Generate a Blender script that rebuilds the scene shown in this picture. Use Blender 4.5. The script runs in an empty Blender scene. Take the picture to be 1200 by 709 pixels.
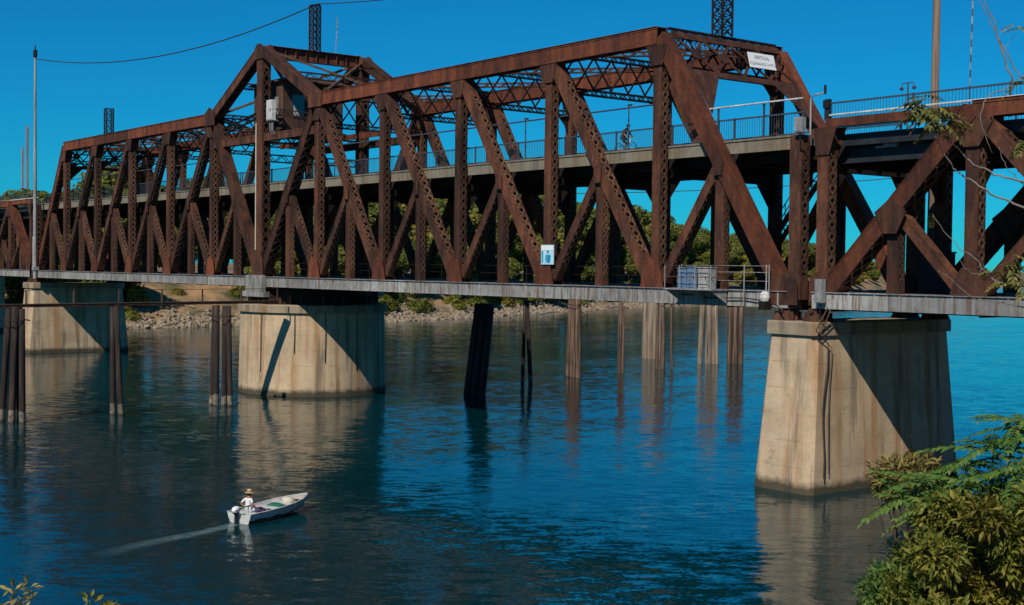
import bpy, math, random
from mathutils import Vector, Matrix

R = math.radians
random.seed(7)
scene = bpy.context.scene
col = scene.collection

# ------------------------------------------------------------------ camera
CAM = Vector((91.52, -46.86, 9.86))
YAW, PIT, ROL, FPX = 0.65959, -0.02738, 0.01111, 1551.0
_F = Vector((-math.cos(YAW) * math.cos(PIT), math.sin(YAW) * math.cos(PIT), math.sin(PIT)))
_R = Vector((math.sin(YAW), math.cos(YAW), 0))
_U = _R.cross(_F)
CR = _R * math.cos(ROL) + _U * math.sin(ROL)
CU = _U * math.cos(ROL) - _R * math.sin(ROL)
camd = bpy.data.cameras.new('camera')
camd.sensor_width = 36.0
camd.lens = 36.0 * FPX / 1200.0
camd.clip_end = 20000.0
cam = bpy.data.objects.new('camera', camd)
col.objects.link(cam)
cam.matrix_world = Matrix(((CR.x, CU.x, -_F.x, CAM.x), (CR.y, CU.y, -_F.y, CAM.y), (CR.z, CU.z, -_F.z, CAM.z), (0, 0, 0, 1)))
scene.camera = cam


def ray(u, v):
    return _F + CR * ((u - 600) / FPX) - CU * ((v - 354.5) / FPX)


def aty(u, v, Y):
    D = ray(u, v); return CAM + D * ((Y - CAM.y) / D.y)


def atx(u, v, X):
    D = ray(u, v); return CAM + D * ((X - CAM.x) / D.x)


def atz(u, v, Z):
    D = ray(u, v); return CAM + D * ((Z - CAM.z) / D.z)


def atd(u, v, d):
    return CAM + ray(u, v) * d


# ------------------------------------------------------------------ world, sun, exposure
SUN_TO = Vector((0.42, -0.80, 0.86)).normalized()
elev = math.asin(SUN_TO.z)
w = bpy.data.worlds.new('World'); scene.world = w; w.use_nodes = True
nt = w.node_tree; nt.nodes.clear()
sky = nt.nodes.new('ShaderNodeTexSky'); sky.sky_type = 'NISHITA'; sky.sun_disc = False
sky.sun_elevation = elev
sky.sun_rotation = math.atan2(SUN_TO.x, SUN_TO.y)
sky.altitude = 0; sky.air_density = 1.0; sky.dust_density = 0.0; sky.ozone_density = 6.0
hs = nt.nodes.new('ShaderNodeMix'); hs.data_type = 'RGBA'; hs.blend_type = 'MULTIPLY'; hs.inputs[0].default_value = 1.0
hs.inputs[7].default_value = (0.035, 0.69, 0.99, 1)      # deep polarised blue
bg = nt.nodes.new('ShaderNodeBackground'); bg.inputs['Strength'].default_value = 0.079
ow = nt.nodes.new('ShaderNodeOutputWorld')
nt.links.new(sky.outputs[0], hs.inputs[6]); nt.links.new(hs.outputs[2], bg.inputs['Color'])
nt.links.new(bg.outputs[0], ow.inputs['Surface'])
sl = bpy.data.lights.new('sun', 'SUN'); sl.energy = 4.4; sl.angle = R(0.53); sl.color = (1.0, 0.92, 0.79)
so = bpy.data.objects.new('sun', sl); col.objects.link(so); so.location = (0, -60, 90)
so.rotation_euler = SUN_TO.to_track_quat('Z', 'Y').to_euler()
vs = scene.view_settings
vs.view_transform = 'Standard'; vs.look = 'None'; vs.exposure = 0.0; vs.gamma = 1.0; vs.use_curve_mapping = False

# ------------------------------------------------------------------ materials
MATS = {}


def nodes(name):
    m = bpy.data.materials.new(name); m.use_nodes = True
    t = m.node_tree; b = t.nodes['Principled BSDF']
    MATS[name] = m
    return m, t, b


def N(t, typ, **kw):
    n = t.nodes.new(typ)
    for k, v in kw.items():
        if k in n.inputs.keys():
            n.inputs[k].default_value = v
        else:
            setattr(n, k, v)
    return n


def L(t, a, b):
    t.links.new(a, b)


def ramp(t, fac, stops):
    r = t.nodes.new('ShaderNodeValToRGB')
    e = r.color_ramp.elements
    while len(e) < len(stops): e.new(0.5)
    for i, (p, c) in enumerate(stops):
        e[i].position = p; e[i].color = (c[0], c[1], c[2], 1)
    L(t, fac, r.inputs[0]); return r.outputs[0]


def coords(t, scale=(1, 1, 1), kind='pos'):
    if kind == 'pos':
        g = t.nodes.new('ShaderNodeNewGeometry'); o = g.outputs['Position']
    else:
        g = t.nodes.new('ShaderNodeTexCoord'); o = g.outputs['Object']
    mp = t.nodes.new('ShaderNodeMapping'); mp.inputs['Scale'].default_value = scale
    L(t, o, mp.inputs['Vector']); return mp.outputs[0]


def noise(t, vec, scale, detail=5, rough=0.6):
    n = N(t, 'ShaderNodeTexNoise', Scale=scale, Detail=detail, Roughness=rough)
    L(t, vec, n.inputs['Vector']); return n.outputs['Fac']


def mix(t, fac, a, b, mode='MIX'):
    m = t.nodes.new('ShaderNodeMix'); m.data_type = 'RGBA'; m.blend_type = mode
    for s, x in ((0, fac), (6, a), (7, b)):
        if hasattr(x, 'is_linked') or hasattr(x, 'links'):
            L(t, x, m.inputs[s])
        elif isinstance(x, (int, float)):
            m.inputs[s].default_value = x
        else:
            m.inputs[s].default_value = (x[0], x[1], x[2], 1)
    return m.outputs[2]


def bump(t, b, h, strength=0.3, dist=0.02):
    n = N(t, 'ShaderNodeBump', Strength=strength, Distance=dist)
    L(t, h, n.inputs['Height']); L(t, n.outputs[0], b.inputs['Normal'])


def rust_mat(name, cols, rough=0.75):
    m, t, b = nodes(name)
    v = coords(t); vz = coords(t, (1.6, 1.6, 0.35))
    n1 = noise(t, vz, 0.9, 8, 0.65); n2 = noise(t, v, 5.0, 6, 0.7)
    c1 = ramp(t, n1, [(0.30, cols[0]), (0.5, cols[1]), (0.68, cols[2])])
    c2 = ramp(t, n2, [(0.35, (0.55, 0.52, 0.5)), (0.65, (1.15, 1.1, 1.08))])
    c = mix(t, 0.75, c1, c2, 'MULTIPLY')
    n3 = noise(t, coords(t, (2.5, 2.5, 0.5)), 1.7, 6, 0.7)
    f3 = ramp(t, n3, [(0.60, (0, 0, 0)), (0.72, (1, 1, 1))])
    c = mix(t, f3, c, cols[3])
    oi = t.nodes.new('ShaderNodeObjectInfo')
    ov = ramp(t, oi.outputs['Random'], [(0.0, (0.62, 0.64, 0.66)), (0.6, (1.0, 1.0, 1.0)), (1.0, (1.3, 1.22, 1.15))])
    c = mix(t, 1.0 if name.startswith('rust') else 0.4, c, ov, 'MULTIPLY')
    L(t, c, b.inputs['Base Color']); b.inputs['Roughness'].default_value = rough
    b.inputs['Specular IOR Level'].default_value = 0.25
    bump(t, b, n2, 0.35, 0.02)
    return m


rust_mat('rust', [(0.020, 0.013, 0.011), (0.080, 0.034, 0.021), (0.155, 0.062, 0.033), (0.125, 0.088, 0.063)])
rust_mat('rust_red', [(0.045, 0.018, 0.013), (0.138, 0.044, 0.023), (0.22, 0.068, 0.030), (0.08, 0.038, 0.026)])
rust_mat('rust_lace', [(0.045, 0.027, 0.019), (0.115, 0.064, 0.042), (0.18, 0.11, 0.07), (0.20, 0.15, 0.105)])
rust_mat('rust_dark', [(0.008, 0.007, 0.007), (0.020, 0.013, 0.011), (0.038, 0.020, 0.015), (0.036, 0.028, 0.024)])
rust_mat('grey_paint', [(0.15, 0.125, 0.105), (0.33, 0.33, 0.315), (0.44, 0.445, 0.43), (0.20, 0.115, 0.07)], 0.6)
rust_mat('galvanised', [(0.20, 0.20, 0.20), (0.32, 0.33, 0.33), (0.42, 0.43, 0.43), (0.30, 0.27, 0.23)], 0.5)
rust_mat('dark_paint_and_shade', [(0.012, 0.016, 0.022), (0.02, 0.026, 0.034), (0.03, 0.038, 0.048), (0.03, 0.024, 0.02)], 0.6)  # dark housings; also deck shade put into the approach girder colour
rust_mat('house_brown', [(0.05, 0.03, 0.024), (0.085, 0.048, 0.036), (0.11, 0.06, 0.045), (0.07, 0.05, 0.04)], 0.8)
rust_mat('white_paint', [(0.45, 0.45, 0.43), (0.66, 0.67, 0.66), (0.76, 0.77, 0.76), (0.5, 0.46, 0.4)], 0.5)
rust_mat('blue_cabinet', [(0.09, 0.16, 0.26), (0.14, 0.23, 0.36), (0.2, 0.3, 0.44), (0.42, 0.38, 0.32)], 0.5)


m, t, b = nodes('chord_paint')
na = noise(t, coords(t), 0.5, 6, 0.65); ns = noise(t, coords(t, (4.5, 4.5, 0.35)), 1.0, 6, 0.7); nf = noise(t, coords(t), 6, 5, 0.7)
c = ramp(t, na, [(0.3, (0.22, 0.22, 0.21)), (0.5, (0.34, 0.345, 0.335)), (0.7, (0.46, 0.47, 0.455))])
c = mix(t, ramp(t, ns, [(0.46, (0, 0, 0)), (0.60, (0.85, 0.85, 0.85))]), c, (0.17, 0.095, 0.055))
c = mix(t, ramp(t, noise(t, coords(t, (2.2, 2.2, 1.2)), 0.8, 6, 0.7), [(0.58, (0, 0, 0)), (0.66, (0.8, 0.8, 0.8))]), c, (0.11, 0.085, 0.065))
c = mix(t, 0.5, c, ramp(t, nf, [(0.3, (0.7, 0.7, 0.7)), (0.7, (1.15, 1.15, 1.15))]), 'MULTIPLY')
oi = t.nodes.new('ShaderNodeObjectInfo'); c = mix(t, 0.8, c, ramp(t, oi.outputs['Random'], [(0, (0.58, 0.58, 0.59)), (1, (1.0, 1.0, 0.99))]), 'MULTIPLY')
L(t, c, b.inputs['Base Color']); b.inputs['Roughness'].default_value = 0.7; bump(t, b, nf, 0.3, 0.02)


def plain(name, c, rough=0.6, metal=0.0, var=0.25, scale=6.0):
    m, t, b = nodes(name)
    n = noise(t, coords(t), scale, 5, 0.65)
    k = [max(0, x * (1 - var)) for x in c]; h = [x * (1 + var) for x in c]
    L(t, ramp(t, n, [(0.3, k), (0.7, h)]), b.inputs['Base Color'])
    b.inputs['Roughness'].default_value = rough; b.inputs['Metallic'].default_value = metal
    b.inputs['Specular IOR Level'].default_value = 0.3
    return m


plain('rail_dark', (0.045, 0.06, 0.08), 0.6)
plain('asphalt', (0.05, 0.05, 0.05), 0.9)
plain('tie_wood', (0.075, 0.055, 0.042), 0.9, 0, 0.4, 3)
plain('rail_steel', (0.11, 0.07, 0.05), 0.5)
plain('black', (0.012, 0.012, 0.013), 0.6)
plain('hull_alu', (0.50, 0.51, 0.49), 0.5, 0.0, 0.2, 4)
plain('boat_inside', (0.46, 0.48, 0.46), 0.6, 0, 0.25, 5)
plain('bottom_dark', (0.02, 0.035, 0.03), 0.5)
plain('green_cloth', (0.015, 0.12, 0.075), 0.8)
plain('pink_cloth', (0.62, 0.16, 0.30), 0.8)
plain('cream', (0.5, 0.45, 0.36), 0.7)
plain('white_cloth', (0.72, 0.72, 0.72), 0.85, 0, 0.08, 9)
plain('skin', (0.30, 0.14, 0.085), 0.6, 0, 0.1)
plain('straw', (0.50, 0.31, 0.14), 0.9, 0, 0.25, 30)
plain('hair', (0.02, 0.014, 0.01), 0.8)
plain('dark_cloth', (0.018, 0.019, 0.024), 0.85)
plain('maroon_cloth', (0.10, 0.025, 0.025), 0.85)
plain('ant_white', (0.62, 0.60, 0.58), 0.6)
plain('wire', (0.03, 0.03, 0.035), 0.6)
plain('sign_white', (0.78, 0.79, 0.80), 0.5, 0, 0.04, 3)
plain('sign_grey', (0.16, 0.18, 0.20), 0.6)
plain('sign_cyan', (0.03, 0.34, 0.46), 0.5)
plain('sign_blue', (0.02, 0.10, 0.36), 0.5)
plain('sign_pale', (0.45, 0.66, 0.78), 0.5)
plain('rock', (0.25, 0.20, 0.145), 0.95, 0, 0.5, 2.2)
plain('bark', (0.11, 0.085, 0.065), 0.95, 0, 0.4, 8)
plain('twig', (0.20, 0.175, 0.155), 0.9, 0, 0.35, 8)
plain('stem', (0.06, 0.045, 0.03), 0.95, 0, 0.4, 8)

m, t, b = nodes('glass')
b.inputs['Base Color'].default_value = (0.03, 0.09, 0.10, 1); b.inputs['Roughness'].default_value = 0.05
b.inputs['Specular IOR Level'].default_value = 0.8


def concrete(name, base, dark, line=1.15, stain=0.75):
    m, t, b = nodes(name)
    v = coords(t)
    n1 = noise(t, v, 0.45, 6, 0.6); n2 = noise(t, v, 7, 6, 0.7)
    c = ramp(t, n1, [(0.3, [x * 0.78 for x in base]), (0.5, base), (0.72, [x * 1.2 for x in base])])
    c = mix(t, 0.5, c, ramp(t, n2, [(0.3, (0.7, 0.7, 0.7)), (0.7, (1.15, 1.15, 1.15))]), 'MULTIPLY')
    # pale lime bloom and dark damp blotches
    nb = noise(t, coords(t, (0.5, 0.5, 1.1)), 0.9, 6, 0.68)
    c = mix(t, ramp(t, nb, [(0.56, (0, 0, 0)), (0.72, (0.6, 0.6, 0.6))]), c, [min(0.62, x * 1.35) for x in base])
    nk = noise(t, coords(t, (0.9, 0.9, 1.3)), 1.4, 7, 0.72)
    c = mix(t, ramp(t, nk, [(0.57, (0, 0, 0)), (0.70, (0.65, 0.65, 0.65))]), c, [x * 0.55 for x in base])
    # fine cracks
    vo = N(t, 'ShaderNodeTexVoronoi', feature='DISTANCE_TO_EDGE', Scale=0.45); L(t, coords(t), vo.inputs['Vector'])
    ck = N(t, 'ShaderNodeMath', operation='MULTIPLY'); L(t, ramp(t, vo.outputs['Distance'], [(0.0, (1, 1, 1)), (0.012, (0, 0, 0))]), ck.inputs[0]); L(t, ramp(t, nk, [(0.5, (0, 0, 0)), (0.65, (0.4, 0.4, 0.4))]), ck.inputs[1])
    c = mix(t, ck.outputs[0], c, dark)
    # vertical rust and water streaks
    ns = noise(t, coords(t, (1.3, 1.3, 0.06)), 1.0, 6, 0.62)
    fs = ramp(t, ns, [(0.50, (0, 0, 0)), (0.64, (stain, stain, stain))])
    c = mix(t, fs, c, (base[0] * 0.66, base[1] * 0.44, base[2] * 0.26))
    nd = noise(t, coords(t, (1.5, 1.5, 0.12)), 1.1, 4, 0.6)
    fd = ramp(t, nd, [(0.54, (0, 0, 0)), (0.68, (0.8, 0.8, 0.8))])
    c = mix(t, fd, c, dark)
    # board-form lines
    g = t.nodes.new('ShaderNodeNewGeometry'); sp = t.nodes.new('ShaderNodeSeparateXYZ'); L(t, g.outputs['Position'], sp.inputs[0])
    wob = N(t, 'ShaderNodeMath', operation='MULTIPLY_ADD'); L(t, noise(t, v, 0.6, 2), wob.inputs[0]); wob.inputs[1].default_value = 0.12; L(t, sp.outputs['Z'], wob.inputs[2])
    fr = N(t, 'ShaderNodeMath', operation='MULTIPLY'); L(t, wob.outputs[0], fr.inputs[0]); fr.inputs[1].default_value = 1 / line
    fc = N(t, 'ShaderNodeMath', operation='FRACT'); L(t, fr.outputs[0], fc.inputs[0])
    fl = ramp(t, fc.outputs[0], [(0.0, (1, 1, 1)), (0.05, (0.2, 0.2, 0.2)), (0.09, (0, 0, 0))])
    nl = noise(t, coords(t, (0.8, 0.8, 2)), 1.0, 4)
    fl2 = N(t, 'ShaderNodeMath', operation='MULTIPLY'); L(t, fl, fl2.inputs[0])
    L(t, ramp(t, nl, [(0.42, (0, 0, 0)), (0.62, (0.6, 0.6, 0.6))]), fl2.inputs[1])
    c = mix(t, fl2.outputs[0], c, dark)
    # tide mark with a ragged edge
    tz = N(t, 'ShaderNodeMath', operation='MULTIPLY_ADD'); L(t, noise(t, v, 1.6, 4), tz.inputs[0]); tz.inputs[1].default_value = -0.55; L(t, sp.outputs['Z'], tz.inputs[2])
    ft = ramp(t, tz.outputs[0], [(0.0, (0.9, 0.9, 0.9)), (0.16, (0.45, 0.45, 0.45)), (0.34, (0, 0, 0))])
    c = mix(t, ft, c, (0.035, 0.033, 0.022))
    L(t, c, b.inputs['Base Color']); b.inputs['Roughness'].default_value = 0.92
    b.inputs['Specular IOR Level'].default_value = 0.2
    bump(t, b, n2, 0.35, 0.03)


concrete('concrete', (0.50, 0.375, 0.245), (0.15, 0.12, 0.09))
concrete('deck_concrete', (0.215, 0.19, 0.145), (0.10, 0.085, 0.065), 9.0, 0.5)
concrete('cap_concrete', (0.33, 0.26, 0.18), (0.10, 0.08, 0.06), 9.0, 0.8)

# timber piles: dark creosote wood with pale weathered streaks and a bleached band above the water
m, t, b = nodes('pile_wood')
v = coords(t, (5, 5, 0.25)); n1 = noise(t, v, 1.0, 6, 0.65)
c = ramp(t, n1, [(0.34, (0.007, 0.005, 0.005)), (0.54, (0.028, 0.016, 0.012)), (0.76, (0.12, 0.072, 0.052))])
g = t.nodes.new('ShaderNodeNewGeometry'); sp = t.nodes.new('ShaderNodeSeparateXYZ'); L(t, g.outputs['Position'], sp.inputs[0])
wz = N(t, 'ShaderNodeMath', operation='MULTIPLY_ADD'); L(t, noise(t, coords(t, (2, 2, 2)), 1.0, 3), wz.inputs[0]); wz.inputs[1].default_value = 0.5; L(t, sp.outputs['Z'], wz.inputs[2])
fb = ramp(t, wz.outputs[0], [(0.28, (0.2, 0.2, 0.2)), (0.4, (1, 1, 1)), (0.96, (1, 1, 1)), (1.0, (0, 0, 0))])
fbn = mix(t, 1.0, fb, ramp(t, noise(t, coords(t, (3, 3, 3)), 1.5, 4), [(0.35, (0.25, 0.25, 0.25)), (0.6, (0.9, 0.9, 0.9))]), 'MULTIPLY')
c = mix(t, fbn, c, ramp(t, n1, [(0.3, (0.14, 0.11, 0.08)), (0.7, (0.32, 0.27, 0.21))]))
L(t, c, b.inputs['Base Color']); b.inputs['Roughness'].default_value = 0.9; bump(t, b, n1, 0.5, 0.04)
m, t, b = nodes('pile_mid')
c = ramp(t, noise(t, coords(t, (5, 5, 0.18)), 1.2, 7, 0.7), [(0.32, (0.014, 0.010, 0.008)), (0.5, (0.085, 0.052, 0.036)), (0.7, (0.26, 0.18, 0.125))])
L(t, c, b.inputs['Base Color']); b.inputs['Roughness'].default_value = 0.9
m, t, b = nodes('pile_pale')
c = ramp(t, noise(t, coords(t, (4, 4, 0.2)), 1.2, 6, 0.65), [(0.3, (0.06, 0.042, 0.032)), (0.5, (0.20, 0.15, 0.11)), (0.7, (0.36, 0.29, 0.22))])
L(t, c, b.inputs['Base Color']); b.inputs['Roughness'].default_value = 0.9
m, t, b = nodes('pole_wood')
c = ramp(t, noise(t, coords(t, (6, 6, 0.3)), 1.0, 6, 0.65), [(0.3, (0.08, 0.05, 0.035)), (0.7, (0.24, 0.16, 0.11))])
L(t, c, b.inputs['Base Color']); b.inputs['Roughness'].default_value = 0.9

# water
m, t, b = nodes('water')
v = coords(t)
b.inputs['Base Color'].default_value = (0.0003, 0.022, 0.027, 1)
b.inputs['Roughness'].default_value = 0.10
b.inputs['IOR'].default_value = 1.333
b.inputs['Specular Tint'].default_value = (0.05, 0.58, 0.74, 1)
mr = t.nodes.new('ShaderNodeMapping'); mr.inputs['Rotation'].default_value = (0, 0, R(38)); L(t, v, mr.inputs['Vector'])
ms = t.nodes.new('ShaderNodeMapping'); ms.inputs['Scale'].default_value = (1.0, 0.36, 1); L(t, mr.outputs[0], ms.inputs['Vector'])


def slope(scale, amp, detail, vec):
    n = N(t, 'ShaderNodeTexNoise', Scale=scale, Detail=detail, Roughness=0.6); L(t, vec, n.inputs['Vector'])
    q = N(t, 'ShaderNodeVectorMath', operation='SUBTRACT'); L(t, n.outputs['Color'], q.inputs[0]); q.inputs[1].default_value = (0.5, 0.5, 0.5)
    k = N(t, 'ShaderNodeVectorMath', operation='MULTIPLY'); L(t, q.outputs[0], k.inputs[0]); k.inputs[1].default_value = (amp, amp, 0)
    return k.outputs[0]


w1 = slope(2.2, 0.30, 5, ms.outputs[0]); w2 = slope(0.25, 0.10, 3, ms.outputs[0]); w3 = slope(6.0, 0.16, 2, v)
ad = N(t, 'ShaderNodeVectorMath', operation='ADD'); L(t, w1, ad.inputs[0]); L(t, w2, ad.inputs[1])
ad2 = N(t, 'ShaderNodeVectorMath', operation='ADD'); L(t, ad.outputs[0], ad2.inputs[0]); L(t, w3, ad2.inputs[1])
calm = ramp(t, noise(t, coords(t, (1, 0.5, 1)), 0.05, 3, 0.5), [(0.35, (0.45, 0.45, 0.45)), (0.65, (1.15, 1.15, 1.15))])
cur = ramp(t, noise(t, coords(t, (0.30, 0.05, 1)), 1.0, 4, 0.6), [(0.38, (0.5, 0.5, 0.5)), (0.55, (1.05, 1.05, 1.05))])
calm = mix(t, 1.0, calm, cur, 'MULTIPLY')
ml = N(t, 'ShaderNodeVectorMath', operation='MULTIPLY'); L(t, ad2.outputs[0], ml.inputs[0]); L(t, calm, ml.inputs[1])
up = N(t, 'ShaderNodeVectorMath', operation='ADD'); L(t, ml.outputs[0], up.inputs[0]); up.inputs[1].default_value = (0, 0, 1)
nz = N(t, 'ShaderNodeVectorMath', operation='NORMALIZE'); L(t, up.outputs[0], nz.inputs[0])
L(t, nz.outputs[0], b.inputs['Normal'])


def leafmat(name, cols, trans=0.25):
    m, t, b = nodes(name)
    oi = t.nodes.new('ShaderNodeObjectInfo')
    n = noise(t, coords(t, (1, 1, 1)), 1.4, 3, 0.6)
    n2 = t.nodes.new('ShaderNodeTexWhiteNoise'); n2.noise_dimensions = '3D'
    gg = t.nodes.new('ShaderNodeNewGeometry')
    a = N(t, 'ShaderNodeMath', operation='MULTIPLY_ADD'); L(t, gg.outputs['Random Per Island'], a.inputs[0]); a.inputs[1].default_value = 0.55
    bb = N(t, 'ShaderNodeMath', operation='MULTIPLY_ADD'); L(t, oi.outputs['Random'], bb.inputs[0]); bb.inputs[1].default_value = 0.3; L(t, n, bb.inputs[2])
    L(t, bb.outputs[0], a.inputs[2])
    sc = N(t, 'ShaderNodeMath', operation='MULTIPLY'); L(t, a.outputs[0], sc.inputs[0]); sc.inputs[1].default_value = 0.72
    c = ramp(t, sc.outputs[0], [(0.35, cols[0]), (0.62, cols[1]), (0.9, cols[2])])
    L(t, c, b.inputs['Base Color']); b.inputs['Roughness'].default_value = 0.55
    b.inputs['Specular IOR Level'].default_value = 0.25
    tr = t.nodes.new('ShaderNodeBsdfTranslucent'); L(t, c, tr.inputs['Color'])
    mx = t.nodes.new('ShaderNodeMixShader'); mx.inputs[0].default_value = trans
    L(t, b.outputs[0], mx.inputs[1]); L(t, tr.outputs[0], mx.inputs[2])
    L(t, mx.outputs[0], t.nodes['Material Output'].inputs['Surface'])


leafmat('leaf_far', [(0.055, 0.082, 0.014), (0.13, 0.155, 0.026), (0.24, 0.23, 0.045)], 0.4)
leafmat('leaf_far_yellow', [(0.11, 0.10, 0.018), (0.21, 0.18, 0.03), (0.32, 0.25, 0.04)], 0.35)
leafmat('leaf_bright', [(0.05, 0.11, 0.022), (0.10, 0.19, 0.035), (0.18, 0.26, 0.06)], 0.35)
leafmat('leaf_olive', [(0.055, 0.095, 0.016), (0.165, 0.19, 0.03), (0.36, 0.31, 0.055)], 0.42)
leafmat('leaf_gold', [(0.08, 0.085, 0.014), (0.19, 0.165, 0.026), (0.32, 0.25, 0.045)], 0.4)
leafmat('leaf_yellow', [(0.12, 0.10, 0.02), (0.24, 0.19, 0.05), (0.36, 0.28, 0.09)])
leafmat('leaf_tree', [(0.05, 0.07, 0.018), (0.13, 0.13, 0.03), (0.28, 0.23, 0.07)])

m, t, b = nodes('soil')
n1 = noise(t, coords(t), 0.16, 6, 0.65); n2 = noise(t, coords(t), 2.5, 5, 0.7)
c = ramp(t, n1, [(0.36, (0.05, 0.055, 0.018)), (0.47, (0.17, 0.12, 0.06)), (0.62, (0.36, 0.21, 0.10))])
c = mix(t, 0.6, c, ramp(t, n2, [(0.3, (0.6, 0.6, 0.6)), (0.7, (1.2, 1.2, 1.2))]), 'MULTIPLY')
L(t, c, b.inputs['Base Color']); b.inputs['Roughness'].default_value = 0.95; bump(t, b, n2, 0.6, 0.1)
m, t, b = nodes('foam')
n1 = noise(t, coords(t, (3.5, 1.2, 1)), 1.6, 7, 0.72)
at_ = t.nodes.new('ShaderNodeAttribute'); at_.attribute_name = 'foam_amount'
mu = N(t, 'ShaderNodeMath', operation='MULTIPLY'); L(t, ramp(t, n1, [(0.30, (0.05, 0.05, 0.05)), (0.52, (0.42, 0.42, 0.42)), (0.68, (1, 1, 1))]), mu.inputs[0]); L(t, at_.outputs['Fac'], mu.inputs[1])
L(t, mu.outputs[0], b.inputs['Alpha'])
b.inputs['Base Color'].default_value = (0.26, 0.40, 0.42, 1); b.inputs['Roughness'].default_value = 0.6


# ------------------------------------------------------------------ mesh helpers
class MB:
    def __init__(s):
        s.v = []; s.f = []; s.m = []; s.cur = 0

    def hexa(s, p):
        i = len(s.v); s.v += [tuple(q) for q in p]
        for q in ((0, 3, 2, 1), (4, 5, 6, 7), (0, 1, 5, 4), (1, 2, 6, 5), (2, 3, 7, 6), (3, 0, 4, 7)):
            s.f.append(tuple(i + k for k in q)); s.m.append(s.cur)

    def box(s, x0, x1, y0, y1, z0, z1):
        s.hexa([(x0, y0, z0), (x1, y0, z0), (x1, y1, z0), (x0, y1, z0), (x0, y0, z1), (x1, y0, z1), (x1, y1, z1), (x0, y1, z1)])

    def obox(s, c, ax, ay, az):
        c = Vector(c)
        s.hexa([c - ax - ay - az, c + ax - ay - az, c + ax + ay - az, c - ax + ay - az, c - ax - ay + az, c + ax - ay + az, c + ax + ay + az, c - ax + ay + az])

    def bar(s, p0, p1, wv, w_, h_):
        """box from p0 to p1; wv = direction of the w_ side"""
        p0 = Vector(p0); p1 = Vector(p1); a = p1 - p0; l = a.length
        if l < 1e-6: return
        a /= l; wv = Vector(wv); wv = wv - a * wv.dot(a)
        if wv.length < 1e-6: wv = a.orthogonal()
        wv.normalize(); hv = a.cross(wv)
        s.obox((p0 + p1) / 2, a * (l / 2), wv * (w_ / 2), hv * (h_ / 2))

    def tube(s, pts, rad, n=8, cap=True):
        pts = [Vector(p) for p in pts]
        if not isinstance(rad, (list, tuple)): rad = [rad] * len(pts)
        base = len(s.v); prev = None
        for i, p in enumerate(pts):
            a = (pts[min(i + 1, len(pts) - 1)] - pts[max(i - 1, 0)]).normalized()
            if prev is None:
                o = a.orthogonal().normalized()
            else:
                o = (prev - a * prev.dot(a))
                o = o.normalized() if o.length > 1e-6 else a.orthogonal().normalized()
            prev = o; q = a.cross(o)
            for k in range(n):
                an = 2 * math.pi * k / n
                s.v.append(tuple(p + (o * math.cos(an) + q * math.sin(an)) * rad[i]))
        for i in range(len(pts) - 1):
            for k in range(n):
                a0 = base + i * n + k; a1 = base + i * n + (k + 1) % n
                s.f.append((a0, a1, a1 + n, a0 + n)); s.m.append(s.cur)
        if cap:
            s.f.append(tuple(base + k for k in reversed(range(n)))); s.m.append(s.cur)
            e = base + (len(pts) - 1) * n
            s.f.append(tuple(e + k for k in range(n))); s.m.append(s.cur)

    def rings(s, rings, cap0=True, cap1=True):
        base = len(s.v); n = len(rings[0])
        for r_ in rings: s.v += [tuple(p) for p in r_]
        for i in range(len(rings) - 1):
            for k in range(n):
                a0 = base + i * n + k; a1 = base + i * n + (k + 1) % n
                s.f.append((a0, a1, a1 + n, a0 + n)); s.m.append(s.cur)
        if cap0: s.f.append(tuple(base + k for k in reversed(range(n)))); s.m.append(s.cur)
        if cap1:
            e = base + (len(rings) - 1) * n; s.f.append(tuple(e + k for k in range(n))); s.m.append(s.cur)

    def poly(s, pts, thick):
        """flat polygon extruded by vector thick"""
        th = Vector(thick)
        s.rings([[Vector(p) for p in pts], [Vector(p) + th for p in pts]])

    def mesh(s, name, mats, smooth=False):
        me = bpy.data.meshes.new(name); me.from_pydata(s.v, [], s.f)
        for x in (mats if isinstance(mats, (list, tuple)) else [mats]): me.materials.append(MATS[x])
        if any(s.m): me.polygons.foreach_set('material_index', s.m)
        if smooth: me.polygons.foreach_set('use_smooth', [True] * len(s.f))
        me.update(); return me

    def build(s, name, mats, parent=None, smooth=False, kind=None):
        o = bpy.data.objects.new(name, s.mesh(name, mats, smooth)); col.objects.link(o)
        if parent is not None: o.parent = parent
        if kind: o['kind'] = kind
        return o


def tag(o, label, cat, group=None, kind=None):
    o['label'] = label; o['category'] = cat
    if group: o['group'] = group
    if kind: o['kind'] = kind
    return o


def thing(name, label, cat, loc=(0, 0, 0), group=None):
    o = bpy.data.objects.new(name, None); col.objects.link(o); o.location = loc; o.empty_display_size = 0.3
    return tag(o, label, cat, group)


def struct(o):
    o['kind'] = 'structure'; return o


def adopt(root):
    """children were built in world coordinates: undo the root's location"""
    inv = Matrix.Translation(-root.location)
    for c in root.children: c.matrix_parent_inverse = inv


def lerp(a, b, k): return Vector(a) + (Vector(b) - Vector(a)) * k


# ------------------------------------------------------------------ setting: water, banks
mb = MB(); mb.v = [(-6000, -6000, 0), (6000, -6000, 0), (6000, 9000, 0), (-6000, 9000, 0)]; mb.f = [(0, 1, 2, 3)]; mb.m = [0]
struct(mb.build('water', 'water'))

FARLINE = [(-500, -98), (-60, -98), (35, -98), (49, -98), (74, -101), (98, -110), (136, -129), (209, -163), (330, -215), (520, -300), (900, -480), (5000, -2600)]


def far_x(Y):
    for (a, xa), (b_, xb) in zip(FARLINE, FARLINE[1:]):
        if a <= Y <= b_: return xa + (xb - xa) * (Y - a) / (b_ - a)
    return FARLINE[0][1] if Y < FARLINE[0][0] else FARLINE[-1][1]


def hsh(a, b_): return math.sin(a * 12.9898 + b_ * 78.233) * 43758.5453 % 1.0


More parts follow.
